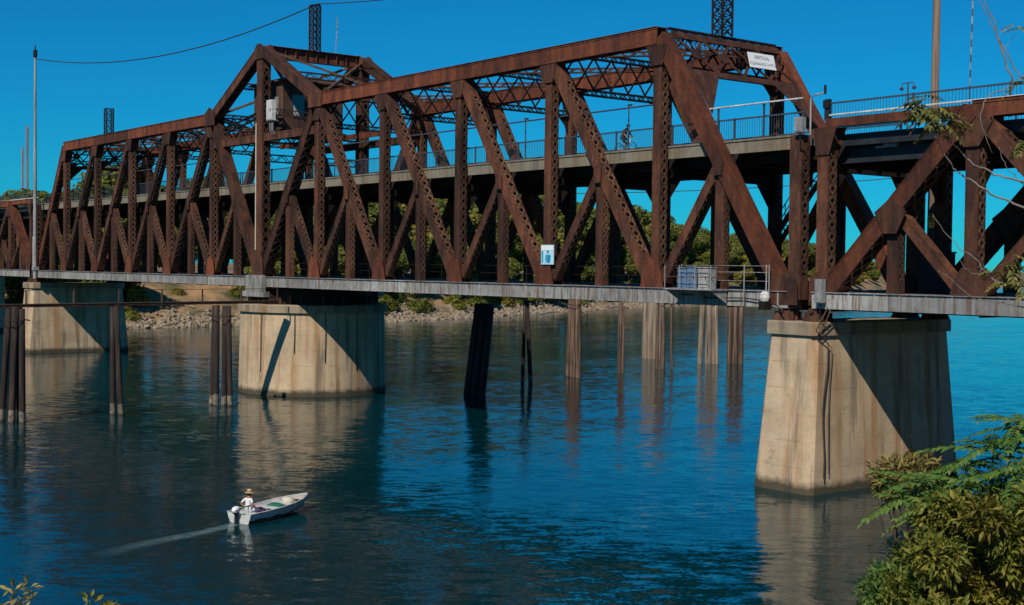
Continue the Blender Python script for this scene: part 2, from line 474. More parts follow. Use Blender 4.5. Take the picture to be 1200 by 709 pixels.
PROF = [(-3, -1.2), (0, -0.05), (2.5, 1.0), (6, 2.6), (10, 4.6), (15, 6.8), (20, 7.6), (40, 8.0), (120, 8.2), (3000, 8.5)]


def far_ground(X, Y):
    d = far_x(Y) - X
    for (a, za), (b_, zb) in zip(PROF, PROF[1:]):
        if a <= d <= b_: return za + (zb - za) * (d - a) / (b_ - a)
    return -1.2 if d < 0 else 8.5


def bank(name, ys, xf, prof, sgn):
    mb = MB(); n = len(prof)
    for j, Y in enumerate(ys):
        for i, (d, z) in enumerate(prof):
            jit = (hsh(i * 3.1, j * 1.7) - 0.5)
            mb.v.append((xf(Y) - sgn * d + (jit * 0.8 if 0 < i < 6 else 0), Y, z + (jit * 0.35 if 1 < i < 8 else 0)))
    for j in range(len(ys) - 1):
        for i in range(n - 1):
            a = j * n + i
            mb.f.append((a, a + 1, a + n + 1, a + n) if sgn < 0 else (a, a + n, a + n + 1, a + 1)); mb.m.append(0)
    return struct(mb.build(name, 'soil', None, True))


ys = [-3000, -500, -200] + [-120 + 3 * i for i in range(150)] + [345, 400, 520, 700, 900, 1500, 5000]
bank('far_bank', ys, far_x, PROF, 1)


def near_x(Y):
    return 71.0 + 0.9 * math.sin(Y * 0.13) if -120 < Y < 160 else (71.0 if Y <= -120 else 71.0 + (Y - 160) * 0.05)


NPROF = [(-3, -1.2), (0, -0.05), (3, 1.6), (7, 3.6), (11, 5.5), (14, 6.8), (17.5, 8.0), (21, 8.25), (60, 8.4), (3000, 8.5)]
bank('near_bank', [-3000, -500, -200] + [-120 + 3 * i for i in range(94)] + [200, 400, 900, 5000], near_x, NPROF, -1)


def near_ground(X, Y):
    d = X - near_x(Y)
    for (a, za), (b_, zb) in zip(NPROF, NPROF[1:]):
        if a <= d <= b_: return za + (zb - za) * (d - a) / (b_ - a)
    return -1.2 if d < 0 else 8.5


# ------------------------------------------------------------------ piers
def pier(label, xc, s):
    root = thing('bridge_pier', label, 'pier', (xc, 4.4, 0))
    mb = MB()

    def outline(hx, y0, y1, z, ch=0.25):
        return [Vector((xc - hx + ch, y0, z)), Vector((xc + hx - ch, y0, z)), Vector((xc + hx, y0 + ch, z)), Vector((xc + hx, y1 - ch, z)),
                Vector((xc + hx - ch, y1, z)), Vector((xc - hx + ch, y1, z)), Vector((xc - hx, y1 - ch, z)), Vector((xc - hx, y0 + ch, z))]
    rs = []
    for k in range(9):
        f = k / 8; z = -1.5 + 8.45 * f
        rs.append(outline(1.78 - 0.42 * f, -1.55 + 0.75 * f, 9.95 - 0.75 * f, z))
    mb.rings(rs); mb.build('shaft', 'concrete', root)
    mb = MB(); mb.rings([outline(1.47, -0.95, 9.36, 6.952, 0.2), outline(1.47, -0.95, 9.36, 7.5, 0.2), outline(1.42, -0.9, 9.31, 7.55, 0.2)])
    mb.build('cap', 'cap_concrete', root)
    # bearing shoes, wedges and links on top of the cap, below each truss end
    for y in (0.0, 8.74):
        for dx in (-0.85, 0.85):
            mb = MB()
            mb.rings([[Vector((xc + dx + sx * 0.5, y + sy * 0.5, 7.553)) for sx, sy in ((-1, -1), (1, -1), (1, 1), (-1, 1))],
                      [Vector((xc + dx + sx * 0.22, y + sy * 0.38, 8.13)) for sx, sy in ((-1, -1), (1, -1), (1, 1), (-1, 1))]])
            for q in (-0.3, 0, 0.3): mb.box(xc + dx - 0.52, xc + dx + 0.52, y + q - 0.03, y + q + 0.03, 7.6, 7.95)
            mb.tube([(xc + dx, y - 0.55, 8.0), (xc + dx, y + 0.55, 8.0)], 0.1, 10)
            mb.build('bearing_shoe', 'rust', root)
    adopt(root); return root


pier('tall concrete pier nearest the camera, rust streaked, a cable down its corner', 52.5, 1)
pier('far concrete pier behind the timber walkway at the left edge', -52.8, -1)

# hanging cable and conduit on the near pier corner
mb = MB()
pc = lambda z, o=0.0: Vector((54.28 - 0.05 * z + 0.07, -1.05 + 0.089 * z + 0.25 + o, z))
mb.tube([(54.35, -0.6, 8.2), (54.1, -1.06, 7.2)] + [pc(z, 0.12 * math.sin(z * 1.3)) for z in (6.6, 5.6, 4.6, 3.6, 2.6, 1.6, 0.7)], 0.03, 6)
tag(mb.build('hanging_cable', 'rust_lace'), 'brown cable hanging down the corner of the nearest pier', 'cable')
mb = MB(); mb.tube([(54.35, -0.4, 8.1), (54.08, -0.75, 7.0)] + [pc(z, 0.33 + 0.08 * math.sin(z * 0.9 + 1)) for z in (6.4, 5, 3.6, 2.2, 0.9)], 0.02, 6)
for z in (): mb.box(pc(z).x - 0.03, pc(z).x + 0.05, pc(z).y - 0.1, pc(z).y + 0.5, z - 0.04, z + 0.04)
tag(mb.build('conduit', 'rust_lace'), 'thin rusty conduit strapped to the nearest pier beside the cable', 'conduit')

# pivot pier: round drum of concrete
PV = Vector((0.0, 4.37, 0))
root = thing('pivot_pier', 'round concrete pivot pier under the middle of the swing bridge', 'pier', PV)
mb = MB()
circ = lambda r_, z, n=64: [Vector((PV.x + r_ * math.cos(2 * math.pi * k / n), PV.y + r_ * math.sin(2 * math.pi * k / n), z)) for k in range(n)]
mb.rings([circ(5.72 - 0.022 * z, z) for z in (-1.5, 0, 1, 2, 3, 4, 5, 6.2)]); mb.build('shaft', 'concrete', root)
mb = MB(); mb.rings([circ(5.78, 6.202), circ(5.78, 6.72), circ(5.68, 6.8)]); mb.build('cap', 'cap_concrete', root)
for a in (-0.75, -0.35, 0.1, -1.25):
    mb = MB(); x, y = PV.x + 5.72 * math.cos(a), PV.y + 5.72 * math.sin(a)
    L_ = 2.2 + 3.2 * hsh(a, 2); mb.tube([(x + 0.02, y - 0.02, 6.6), (x + 0.03, y, 5.5), (x + 0.0, y, 6.1 - L_)], 0.028, 6); mb.build('drain_pipe', 'rust_dark', root)
adopt(root)

# ------------------------------------------------------------------ truss members
YD = Vector((0, 1, 0))


def lace_face(mb, c0, a, wdir, nrm, length, width, start, end, pitch, bw=0.085, double=True):
    """X lacing of flat bars on a face; c0 = face centre at member start"""
    s = start; n = max(1, int(round((end - start) / pitch))); st = (end - start) / n
    for i in range(n):
        p = c0 + a * (start + st * i); q = c0 + a * (start + st * (i + 1))
        h = wdir * (width / 2)
        mb.bar(p - h, q + h, nrm, 0.02, bw)
        if double: mb.bar(p + h + nrm * 0.021, q - h + nrm * 0.021, nrm, 0.02, bw)


def member(parent, name, p0, p1, Y, w_, yw, plus='lace', minus='lace', mat='rust', lmat='rust_lace', off0=0.0, off1=0.0, batten=1.1, pitch=None):
    """two side plates in the truss plane and laced or covered edges between them.
    plus / minus: face on the +n / -n side, n = in-plane normal that points up (or +X for posts)"""
    P0 = Vector((p0[0], Y, p0[1])); P1 = Vector((p1[0], Y, p1[1]))
    a = (P1 - P0); l = a.length; a.normalize()
    P0 = P0 + a * off0; P1 = P1 - a * off1; l = (P1 - P0).length
    n = Vector((-a.z, 0, a.x))
    if n.z < -1e-6 or (abs(n.z) < 1e-6 and n.x < 0) or (abs(a.x) < 1e-3 and n.x < 0): n = -n
    mb = MB(); t_ = 0.05
    for s in (-1, 1):
        mb.obox((P0 + P1) / 2 + YD * (s * (yw / 2 - t_ / 2)), a * (l / 2), n * (w_ / 2), YD * (t_ / 2))
        for e in (-1, 1):     # angle flanges
            mb.obox((P0 + P1) / 2 + YD * (s * (yw / 2 - t_ - 0.045)) + n * (e * (w_ / 2 - 0.0225)), a * (l / 2 - 0.002), n * 0.02, YD * 0.045)
            mb.obox((P0 + P1) / 2 + YD * (s * (yw / 2 + 0.008)) + n * (e * (w_ / 2 - 0.05)), a * (l / 2 - 0.01), n * 0.048, YD * 0.008)
    lb = MB()
    for e, kind in ((1, plus), (-1, minus)):
        face = n * (e * (w_ / 2 + 0.003))
        if kind == 'cover':
            mb.obox((P0 + P1) / 2 + n * (e * (w_ / 2 + 0.016)), a * (l / 2 + 0.02), n * 0.015, YD * (yw / 2 + 0.05))
        elif kind == 'lace':
            for q in (batten / 2, l - batten / 2):
                mb.obox(P0 + a * q + n * (e * (w_ / 2 + 0.014)), a * (batten / 2), n * 0.012, YD * (yw / 2 - 0.01))
            lace_face(lb, P0 + n * (e * (w_ / 2 + 0.012)), a, YD, n * e, l, yw - 0.12, batten, l - batten, pitch or yw * 0.95, 0.10)
    o = mb.build(name, mat, parent)
    if lb.f: lb.build('lacing', lmat, o, kind='stuff')
    return o


def plate(mb, pts, Y, th=0.03):
    mb.poly([Vector((x, Y - th / 2, z)) for x, z in pts], (0, th, 0))


def gusset(parent, pts, Y, yw, mat='rust_red'):
    """pair of joint plates, just outside the members' side plates"""
    mb = MB(); plate(mb, pts, Y + yw / 2 + 0.035, 0.03); mb.build('gusset_plate', mat, parent)
    mb = MB(); plate(mb, pts, Y - yw / 2 - 0.035, 0.03); o = mb.build('gusset_plate', mat, parent)
    mb = MB()
    # rivet rows
    xs = [p[0] for p in pts]; zs = [p[1] for p in pts]; cx = sum(xs) / len(xs); cz = sum(zs) / len(zs)
    for i in range(len(pts)):
        p, q = pts[i], pts[(i + 1) % len(pts)]
        for k in range(1, 6):
            x = p[0] + (q[0] - p[0]) * k / 6; z = p[1] + (q[1] - p[1]) * k / 6
            x += (cx - x) * 0.09; z += (cz - z) * 0.09
            mb.box(x - 0.025, x + 0.025, Y - yw / 2 - 0.062, Y - yw / 2 - 0.049, z - 0.025, z + 0.025)
    mb.build('rivets', mat, o, kind='stuff'); return o


def strut3(parent, name, p0, p1, up, w_, h_, mat, pitch=0.55, bw=0.06):
    """laced strut between two points: four corner angles and lacing on all sides"""
    p0 = Vector(p0); p1 = Vector(p1); a = (p1 - p0).normalized(); l = (p1 - p0).length
    up = Vector(up); up = (up - a * up.dot(a)).normalized(); sd = a.cross(up)
    mb = MB()
    for i in (-1, 1):
        for j in (-1, 1):
            o = sd * (i * (w_ / 2 - 0.04)) + up * (j * (h_ / 2 - 0.04))
            mb.bar(p0 + o, p1 + o, up, 0.08, 0.08)
    n = max(2, int(l / pitch)); st = l / n
    for i in range(n):
        q0 = p0 + a * (st * i); q1 = p0 + a * (st * (i + 1))
        for s in (-1, 1):
            if i % 2: s_ = -1
            else: s_ = 1
            mb.bar(q0 + sd * (s * w_ / 2) + up * (s_ * h_ / 2), q1 + sd * (s * w_ / 2) - up * (s_ * h_ / 2), sd, 0.02, bw)
            mb.bar(q0 + up * (s * h_ / 2) + sd * (s_ * w_ / 2), q1 + up * (s * h_ / 2) - sd * (s_ * w_ / 2), up, 0.02, bw)
    return mb.build(name, mat, parent)


P = 8.63
ZB, ZT = 8.5, 21.52       # working lines of the bottom and top chords
W = 8.74
ZA = 26.1                 # tower apex
swing = thing('swing_bridge_span', 'rust brown steel truss swing span with two decks over the river', 'bridge', (0, W / 2, 6.8))
K = lambda k: k * P

for Y in (0.0, W):
    near = Y == 0.0
    # top chords: k=-5..-1 and 1..5
    for s in (-1, 1):
        for k in range(1, 5):
            x0, x1 = sorted((K(s * k), K(s * (k + 1))))
            mb = MB()
            e = 0.004
            for q in (-1, 1): mb.box(x0 + e, x1 - e, Y + q * 0.33 - 0.03, Y + q * 0.33 + 0.03, ZT - 0.45, ZT + 0.42)
            mb.box(x0 + e, x1 - e, Y - 0.43, Y + 0.43, ZT + 0.422, ZT + 0.452)
            for q in (-1, 1):
                for zz in (ZT - 0.40, ZT + 0.37): mb.box(x0 + e, x1 - e, Y + q * 0.375 - 0.012, Y + q * 0.375 + 0.012, zz - 0.05, zz + 0.05)
            xs = x0 + P * (0.25 if k % 2 else 0.75)
            mb.box(xs - 0.45, xs + 0.45, Y - 0.385, Y - 0.363, ZT - 0.33, ZT + 0.30)      # splice plate
            for xx in [x0 + P * q for q in (0.1, 0.3, 0.5, 0.7, 0.9)]:                     # stay plates below
                mb.box(xx - 0.3, xx + 0.3, Y - 0.3, Y + 0.3, ZT - 0.476, ZT - 0.452)
            mb.build('top_chord', 'rust_red', swing)
        # verticals
        for k in range(1, 6):
            x = K(s * k)
            member(swing, 'vertical_post', (x, 8.86), (x, ZT - 0.47), Y, 0.58, 0.50, mat='rust')
        # diagonals
        for k in range(1, 5):
            d = (K(s * (k + 1)) - K(s * k), ZB - ZT)
            up = 'lace'
            member(swing, 'diagonal', (K(s * k), ZT), (K(s * (k + 1)), ZB), Y, 0.58, 0.62, 'lace', 'lace', off0=0.55, off1=0.9, batten=1.5)
        # inclined end post, covered on its upper side
        member(swing, 'end_post', (K(s * 5), ZT), (K(s * 6) - s * 0.15, ZB), Y, 0.70, 0.64, 'cover', 'lace', mat='rust_red', off0=0.1, off1=0.25, batten=1.3)
        # end post standing at the very end below the upper deck
        member(swing, 'vertical_post', (s * 52.15, 8.5), (s * 52.15, 15.9), Y, 0.66, 0.56)
        # diagonal from hip to the centre
        member(swing, 'diagonal', (K(s), ZT), (0, ZB), Y, 0.72, 0.7, 'cover', 'lace', off0=0.5, off1=0.9, batten=1.4)
        # sub-verticals and sub-struts
        for k in range(0, 6):
            xm = (K(s * k) + K(s * (k + 1))) / 2; zm = (ZT + ZB) / 2
            member(swing, 'sub_vertical', (xm, 8.86), (xm, zm - 0.25), Y, 0.56, 0.4, batten=0.6)
            xa = K(s * k) if k else K(s)
            member(swing, 'sub_strut', (xa, ZB), (xm, zm), Y, 0.5, 0.46, off0=0.9, off1=0.35, batten=0.8)
            gusset(swing, [(xm - 0.3, zm + 0.05), (xm, zm + 0.3), (xm + 0.3, zm + 0.05), (xm + 0.28, zm - 0.7), (xm - 0.28, zm - 0.7)], Y, 0.70, 'rust')
        # tower links
        member(swing, 'tower_link', (K(s), ZT), (0, ZA), Y, 0.66, 0.72, 'cover', 'lace', off0=0.35, off1=0.1, batten=0.9)
        # joints
        for k in range(1, 6):
            x = K(s * k); q = s
            gusset(swing, [(x - q * 0.95, ZB), (x + q * 0.85, ZB), (x + q * 0.55, ZB + 1.15), (x + q * 0.33, ZB + 1.7), (x - q * 0.33, ZB + 1.9), (x - q * 0.75, ZB + 1.5)] if q > 0 else
                   [(x + 0.95, ZB), (x + 0.75, ZB + 1.5), (x + 0.33, ZB + 1.9), (x - 0.33, ZB + 1.7), (x - 0.55, ZB + 1.15), (x - 0.85, ZB)], Y, 0.70, 'rust_red')
            gusset(swing, [(x - 0.42, ZT - 1.5), (x + 0.42, ZT - 1.5), (x + 0.75, ZT - 0.47), (x - 0.75, ZT - 0.47)], Y, 0.60, 'rust')
        gusset(swing, [(K(6 * s) - 0.95, ZB - 0.25), (K(6 * s) + 0.75, ZB - 0.25), (K(6 * s) + 0.7, ZB + 0.8), (K(6 * s), ZB + 1.2), (K(6 * s) - 0.8, ZB + 0.9)], Y, 0.86, 'rust')
        x = K(s)
        gusset(swing, [(x - 0.95, ZT - 0.55), (x + 0.95, ZT - 0.55), (x + 0.95, ZT + 0.45), (x, ZT + 0.95), (x - 0.95, ZT + 0.45)], Y, 0.80, 'rust')
    gusset(swing, [(-1.1, ZB), (1.1, ZB), (0.8, ZB + 1.6), (0.45, ZB + 2.4), (-0.45, ZB + 2.4), (-0.8, ZB + 1.6)], Y, 0.84, 'rust')
    gusset(swing, [(-0.8, ZA - 0.75), (0.8, ZA - 0.75), (0.75, ZA + 0.05), (0.3, ZA + 0.4), (-0.3, ZA + 0.4), (-0.75, ZA + 0.05)], Y, 0.80, 'rust')
    member(swing, 'tower_post', (0, 8.86), (0, ZA - 0.1), Y, 0.9, 0.7, batten=1.4, pitch=0.7)
    member(swing, 'tower_strut', (K(-1), 19.4), (K(1), 19.4), Y, 0.55, 0.45, off0=0.35, off1=0.35)
    # bottom chord: grey painted plates, one length for each half panel
    yo = -0.47 if near else 0.47
    for k in range(-12, 12):
        x0, x1 = K(k / 2), K((k + 1) / 2)
        if k == -12: x0 -= 0.2
        if k == 11: x1 += 0.2
        if abs(k + 0.5) < 1:
            pass
        mb = MB()
        for q in (-1, 1): mb.box(x0 + 0.012, x1 - 0.012, Y + q * 0.44 - 0.025, Y + q * 0.44 + 0.025, 8.14, 8.84)
        mb.box(x0 + 0.012, x1 - 0.012, Y - 0.55, Y + 0.55, 8.842, 8.872)
        mb.box(x0 + 0.012, x1 - 0.012, Y - 0.53, Y + 0.53, 8.11, 8.138)
        for j in range(4):
            xs = x0 + (x1 - x0) * (j + 0.5) / 4
            mb.box(xs - 0.035, xs + 0.035, Y - 0.5, Y - 0.466, 8.142, 8.838)
        mb.build('bottom_chord', 'chord_paint', swing)

# sway frames across the trusses, each a lattice beam below the top chords
for k in [q for q in range(-5, 6) if q not in (0,)]:
    x = K(k); mb = MB()
    y0, y1 = 0.36, W - 0.36
    zt, zb = ZT + 0.3, 19.75
    if abs(k) == 5: zb = 20.0
    for z in (zt, zb):
        for dz in (-0.14, 0.14):
            for dx in (-0.12, 0.12): mb.box(x + dx - 0.05, x + dx + 0.05, y0, y1, z + dz - 0.04, z + dz + 0.04)
        n = 22
        for i in range(n):
            ya = y0 + (y1 - y0) * i / n; yb = y0 + (y1 - y0) * (i + 1) / n; sg = 1 if i % 2 else -1
            for dx in (-0.17, 0.17): mb.bar((x + dx, ya, z - sg * 0.14), (x + dx, yb, z + sg * 0.14), (1, 0, 0), 0.02, 0.06)
    n = 6
    for i in range(n):
        ya = y0 + (y1 - y0) * i / n; yb = y0 + (y1 - y0) * (i + 1) / n
        mb.bar((x - 0.06, ya, zb + 0.15), (x - 0.06, yb, zt - 0.15), (1, 0, 0), 0.06, 0.10)
        mb.bar((x + 0.06, ya, zt - 0.15), (x + 0.06, yb, zb + 0.15), (1, 0, 0), 0.06, 0.10)
    for y, sg in ((y0, 1), (y1, -1)):   # knee brackets
        mb.poly([Vector((x - 0.02, y, zb - 1.3)), Vector((x - 0.02, y + sg * 0.25, zb - 0.75)), Vector((x - 0.02, y + sg * 0.7, zb - 0.3)), Vector((x - 0.02, y + sg * 1.3, zb - 0.1)), Vector((x - 0.02, y, zb - 0.1))], (0.04, 0, 0))
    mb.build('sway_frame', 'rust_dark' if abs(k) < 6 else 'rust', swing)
# top laterals
for s in (-1, 1):
    for k in range(1, 5):
        strut3(swing, 'top_lateral', (K(s * k), 0.4, ZT + 0.1), (K(s * (k + 1)), W - 0.4, ZT + 0.1), (0, 0, 1), 0.3, 0.3, 'rust')
        strut3(swing, 'top_lateral', (K(s * k), W - 0.4, ZT - 0.22), (K(s * (k + 1)), 0.4, ZT - 0.22), (0, 0, 1), 0.3, 0.3, 'rust')
    # portals in the plane of the end posts
    A = Vector((K(s * 5), 0, ZT)); B = Vector((K(s * 6) - s * 0.15, 0, ZB)); d = (B - A).normalized()
    nn = Vector((d.z * s * -1, 0, d.x * s)).normalized()
    if nn.z < 0: nn = -nn
    pt = lambda t_, y, o=0.0: A + d * t_ + Vector((0, y, 0)) + nn * (0.36 + o)
    mb = MB()
    ya, yb = 0.38, W - 0.38
    for t_ in (0.15, 2.55): mb.bar(pt(t_, ya), pt(t_, yb), d, 0.42 if t_ < 1 else 0.36, 0.09)
    for t_ in (1.0, 1.75): pass
    nx = 4
    for i in range(nx):
        u0 = ya + (yb - ya) * i / nx; u1 = ya + (yb - ya) * (i + 1) / nx
        mb.bar(pt(0.3, u0, 0.03), pt(2.4, u1, 0.03), nn, 0.05, 0.17)
        mb.bar(pt(2.4, u0, -0.03), pt(0.3, u1, -0.03), nn, 0.05, 0.17)
        um = (u0 + u1) / 2
        c = [pt(1.35 + 0.34 * math.sin(q), um + 0.4 * math.cos(q), 0.07) for q in [i_ * math.pi / 4 for i_ in range(8)]]
        mb.poly(c, nn * 0.02)
    # thin lattice between
    for i in range(24):
        u0 = ya + (yb - ya) * i / 24; u1 = ya + (yb - ya) * (i + 1) / 24
        mb.bar(pt(0.3, u0, -0.09), pt(0.95, u1, -0.09), nn, 0.02, 0.05); mb.bar(pt(0.95, u0, -0.12), pt(0.3, u1, -0.12), nn, 0.02, 0.05)
    mb.bar(pt(0.97, ya, -0.1), pt(0.97, yb, -0.1), d, 0.1, 0.05)
    # curved knee brackets
    for y, sg in ((ya, 1), (yb, -1)):
        arc = [pt(2.7, y), pt(2.7, y + sg * 1.9)] + [pt(2.7 + 2.5 * math.sin(q), y + sg * (0.05 + 1.85 * (1 - math.sin(q)) ** 1.0 * 1.0) , 0) for q in [0.25, 0.5, 0.8, 1.1, 1.57]]
        mb.poly(arc, nn * 0.04)
    mb.build('portal_frame', 'rust', swing)

# tower top beam, bracing between the links
mb = MB()
for y0, y1 in ((0.42, W - 0.42),):
    mb.box(-0.05, 0.05, y0, y1, ZA - 0.55, ZA + 0.3)
    mb.box(-0.28, 0.28, y0, y1, ZA + 0.302, ZA + 0.34); mb.box(-0.25, 0.25, y0, y1, ZA - 0.59, ZA - 0.552)
    for q in range(9): mb.box(0.05, 0.2, y0 + 0.4 + q * 0.9, y0 + 0.44 + q * 0.9, ZA - 0.55, ZA + 0.3)
mb.build('tower_beam', 'rust_red', swing)
for s in (-1, 1):
    for (ya, yb) in ((0.3, W - 0.3), (W - 0.3, 0.3)):
        o_ = 0.08 if ya < 1 else -0.08
        strut3(swing, 'tower_brace', (s * 0.35, ya, ZA - 0.15 + o_), (K(s) - s * 0.5, yb, ZT + 0.45 + o_), (0, 0, 1), 0.2, 0.16, 'rust_lace', 0.5, 0.05)
    strut3(swing, 'tower_cross_strut', (s * P * 0.5, 0.4, (ZA + ZT) / 2), (s * P * 0.5, W - 0.4, (ZA + ZT) / 2), (0, 0, 1), 0.35, 0.5, 'rust', 0.6)
    strut3(swing, 'tower_top_strut', (K(s) - s * 0.3, 0.3, ZT - 1.2), (-s * -0.5, 0.3, ZT - 0.1), (0, 0, 1), 0.2, 0.5, 'rust_dark', 0.7)
for y in (0.3, W - 0.3):
    pass
for z in (19.4, 17.9):
    strut3(swing, 'tower_cross_strut', (0, 0.36, z), (0, W - 0.36, z), (0, 0, 1), 0.4, 0.6, 'rust_dark', 0.6)

# ---- upper road deck
DZ = 15.72


def road_deck(parent, x0, x1, joints, fz0=15.35, fz1=16.0, emat='deck_concrete'):
    mb = MB(); mb.box(x0, x1, 0.62, W - 0.62, 15.5, DZ - 0.02); mb.build('deck_slab', 'deck_concrete', parent)
    mb = MB(); mb.box(x0, x1, 1.9, W - 1.9, DZ - 0.016, DZ + 0.02); mb.build('road_surface', 'asphalt', parent)
    for y in (1.25, W - 1.25):
        mb = MB(); mb.box(x0, x1, y - 0.62, y + 0.62, DZ - 0.016, DZ + 0.13); mb.build('sidewalk', 'deck_concrete', parent)
    for i in range(len(joints) - 1):
        for ya, yb in ((0.34, 0.618), (W - 0.618, W - 0.34)):
            mb = MB(); a, b_ = joints[i] + 0.015, joints[i + 1] - 0.015
            mb.box(a, b_, ya, yb, fz0, fz1 - 0.09); mb.box(a, b_, ya - 0.05, yb + 0.001, fz1 - 0.088, fz1)
            mb.build('edge_beam', emat, parent)
    for y in (1.3, 2.8, 4.37, 5.9, 7.4):
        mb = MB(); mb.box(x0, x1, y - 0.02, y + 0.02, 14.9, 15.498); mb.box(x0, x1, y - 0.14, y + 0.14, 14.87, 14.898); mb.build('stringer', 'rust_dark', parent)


def floor_beam(parent, x, z1=15.35, z0=14.45, knee=True):
    mb = MB(); mb.box(x - 0.03, x + 0.03, 0.3, W - 0.3, z0, z1 - 0.004)
    mb.box(x - 0.2, x + 0.2, 0.3, W - 0.3, z0 - 0.03, z0 - 0.002)
    for y, sg in ((0.3, 1), (W - 0.3, -1)):
        if knee: mb.poly([Vector((x - 0.05, y, z0 - 1.35)), Vector((x - 0.05, y + sg * 0.25, z0 - 1.25)), Vector((x - 0.05, y + sg * 1.2, z0 - 0.031)), Vector((x - 0.05, y, z0 - 0.031))], (0.1, 0, 0))
        # small bracket that carries the edge beam
        mb.poly([Vector((x + 0.34, y + sg * 0.02, 14.75)), Vector((x + 0.34, y + sg * 0.02, 15.34)), Vector((x + 0.75, y + sg * 0.02, 15.34))], (0, sg * 0.06, 0))
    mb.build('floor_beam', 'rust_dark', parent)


def railing(parent, x0, x1, Y, zb, zt, pst=4.32, pk=0.15, mat='rail_dark'):
    mb = MB(); mb.box(x0, x1, Y - 0.045, Y + 0.045, zt - 0.07, zt); o = mb.build('top_rail', mat, parent)
    mb = MB(); mb.box(x0, x1, Y - 0.03, Y + 0.03, zb + 0.06, zb + 0.10); mb.build('bottom_rail', mat, parent)
    n = max(1, round((x1 - x0) / pst))
    for i in range(n + 1):
        x = x0 + 0.06 + (x1 - x0 - 0.12) * i / n
        mb = MB(); mb.box(x - 0.035, x + 0.035, Y - 0.035, Y + 0.035, zb - 0.1, zt + 0.03); mb.build('rail_post', mat, parent)
    mb = MB(); n = int((x1 - x0) / pk)
    for i in range(1, n):
        x = x0 + (x1 - x0) * i / n
        mb.box(x - 0.008, x + 0.008, Y - 0.008, Y + 0.008, zb + 0.11, zt - 0.07)
    mb.build('pickets', mat, parent, kind='stuff')


jt = [K(q) for q in range(-6, 7)]
road_deck(swing, K(-6) - 0.3, K(6) + 0.3, jt)
for k in range(-6, 7): floor_beam(swing, K(k))
for k in range(-6, 6):
    floor_beam(swing, K(k + 0.5), 15.35, 14.9, False)
for Y in (0.72, W - 0.72):
    for s in (-1, 1):
        railing(swing, min(s * 5.2, K(s * 6)), max(s * 5.2, K(s * 6)), Y, DZ + 0.14, 17.08)
    railing(swing, -5.0, 5.0, Y, DZ + 0.14, 17.08)
# long conduit pipe above the railing
for x0, x1 in ((K(-5), K(-1)), (K(1), K(5))):
    mb = MB(); mb.tube([(x0, 0.42, 18.2), (x1, 0.42, 18.2)], 0.045, 8); mb.build('conduit_pipe', 'rail_dark', swing)
# pale pipe barrier in the last panel
mb = MB(); mb.tube([(44.9, 0.45, 18.05), (45.2, 0.45, 17.72), (45.6, 0.45, 17.64), (51.9, 0.45, 17.64)], 0.042, 8); mb.build('barrier_pipe', 'white_paint', swing)
for x in (46.6, 49.5):
    mb = MB(); mb.box(x - 0.04, x + 0.04, 0.5, 0.58, 15.9, 17.6); mb.build('pipe_post', 'rail_dark', swing)

# ---- lower railway deck
mb = MB()
x = K(-6) + 0.2
while x < K(6):
    mb.box(x - 0.12, x + 0.12, 0.56, W - 0.56, 8.35, 8.6); x += 0.33
mb.build('railway_ties', 'tie_wood', swing, kind='stuff')
for y in (1.55, 3.0, 5.74, 7.19):
    mb = MB(); mb.box(K(-6), K(6), y - 0.07, y + 0.07, 8.602, 8.64); mb.box(K(-6), K(6), y - 0.015, y + 0.015, 8.64, 8.74); mb.box(K(-6), K(6), y - 0.04, y + 0.04, 8.74, 8.78)
    mb.build('rail', 'rail_steel', swing)
for y in (1.55, 3.0, 5.74, 7.19):
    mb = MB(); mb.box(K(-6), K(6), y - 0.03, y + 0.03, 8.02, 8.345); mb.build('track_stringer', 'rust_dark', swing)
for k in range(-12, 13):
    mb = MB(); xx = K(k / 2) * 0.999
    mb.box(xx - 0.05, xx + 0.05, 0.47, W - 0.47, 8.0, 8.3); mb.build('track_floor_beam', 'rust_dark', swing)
# handrail along the near side of the railway deck
for k in range(-6, 6):
    if k == 5: continue
    mb = MB(); x0, x1 = K(k) + 0.5, K(k + 1) - 0.5
    for z in (9.45, 9.9): mb.tube([(x0, 0.75, z), (x1, 0.75, z)], 0.018, 5)
    for q in range(4): mb.tube([(x0 + (x1 - x0) * q / 3, 0.75, 8.3), (x0 + (x1 - x0) * q / 3, 0.75, 9.92)], 0.02, 5)
    mb.build('track_handrail', 'rust_dark', swing)
# turntable drum
mb = MB(); mb.rings([circ(4.6, 6.82, 48), circ(4.6, 7.96, 48)]); mb.build('turntable_drum', 'rust_dark', swing)
for i in range(36):
    a = 2 * math.pi * i / 36
    mb = MB(); mb.box(-0.06, 0.06, -0.1, 0.1, -0.3, 0.3)
    o = mb.build('drum_stiffener', 'rust', swing); o.location = (PV.x + 4.7 * math.cos(a), PV.y + 4.7 * math.sin(a), 7.14); o.rotation_euler = (0, 0, a)
# grey casing at the centre of the near and far chords
for Y, sg in ((0, -1), (W, 1)):
    mb = MB(); mb.box(-1.15, 1.5, Y + sg * 0.52 if sg > 0 else Y - 0.85, Y + 0.85 if sg > 0 else Y - 0.52, 7.75, 8.98)
    ya = Y - 0.9 if sg < 0 else Y + 0.851
    for q in range(5): mb.box(-1.0 + q * 0.55, -0.93 + q * 0.55, ya, ya + 0.049, 7.75, 8.98)
    mb.box(-1.5, 1.9, Y - 0.95 if sg < 0 else Y + 0.4, Y - 0.4 if sg < 0 else Y + 0.95, 7.35, 7.74)
    mb.build('centre_casing', 'grey_paint', swing)
    mb = MB()
    for q in (-1.4, 1.75): mb.box(q - 0.25, q + 0.25, Y - 0.4, Y + 0.4, 6.82, 7.35)
    mb.build('centre_pedestal', 'rust', swing)
adopt(swing)


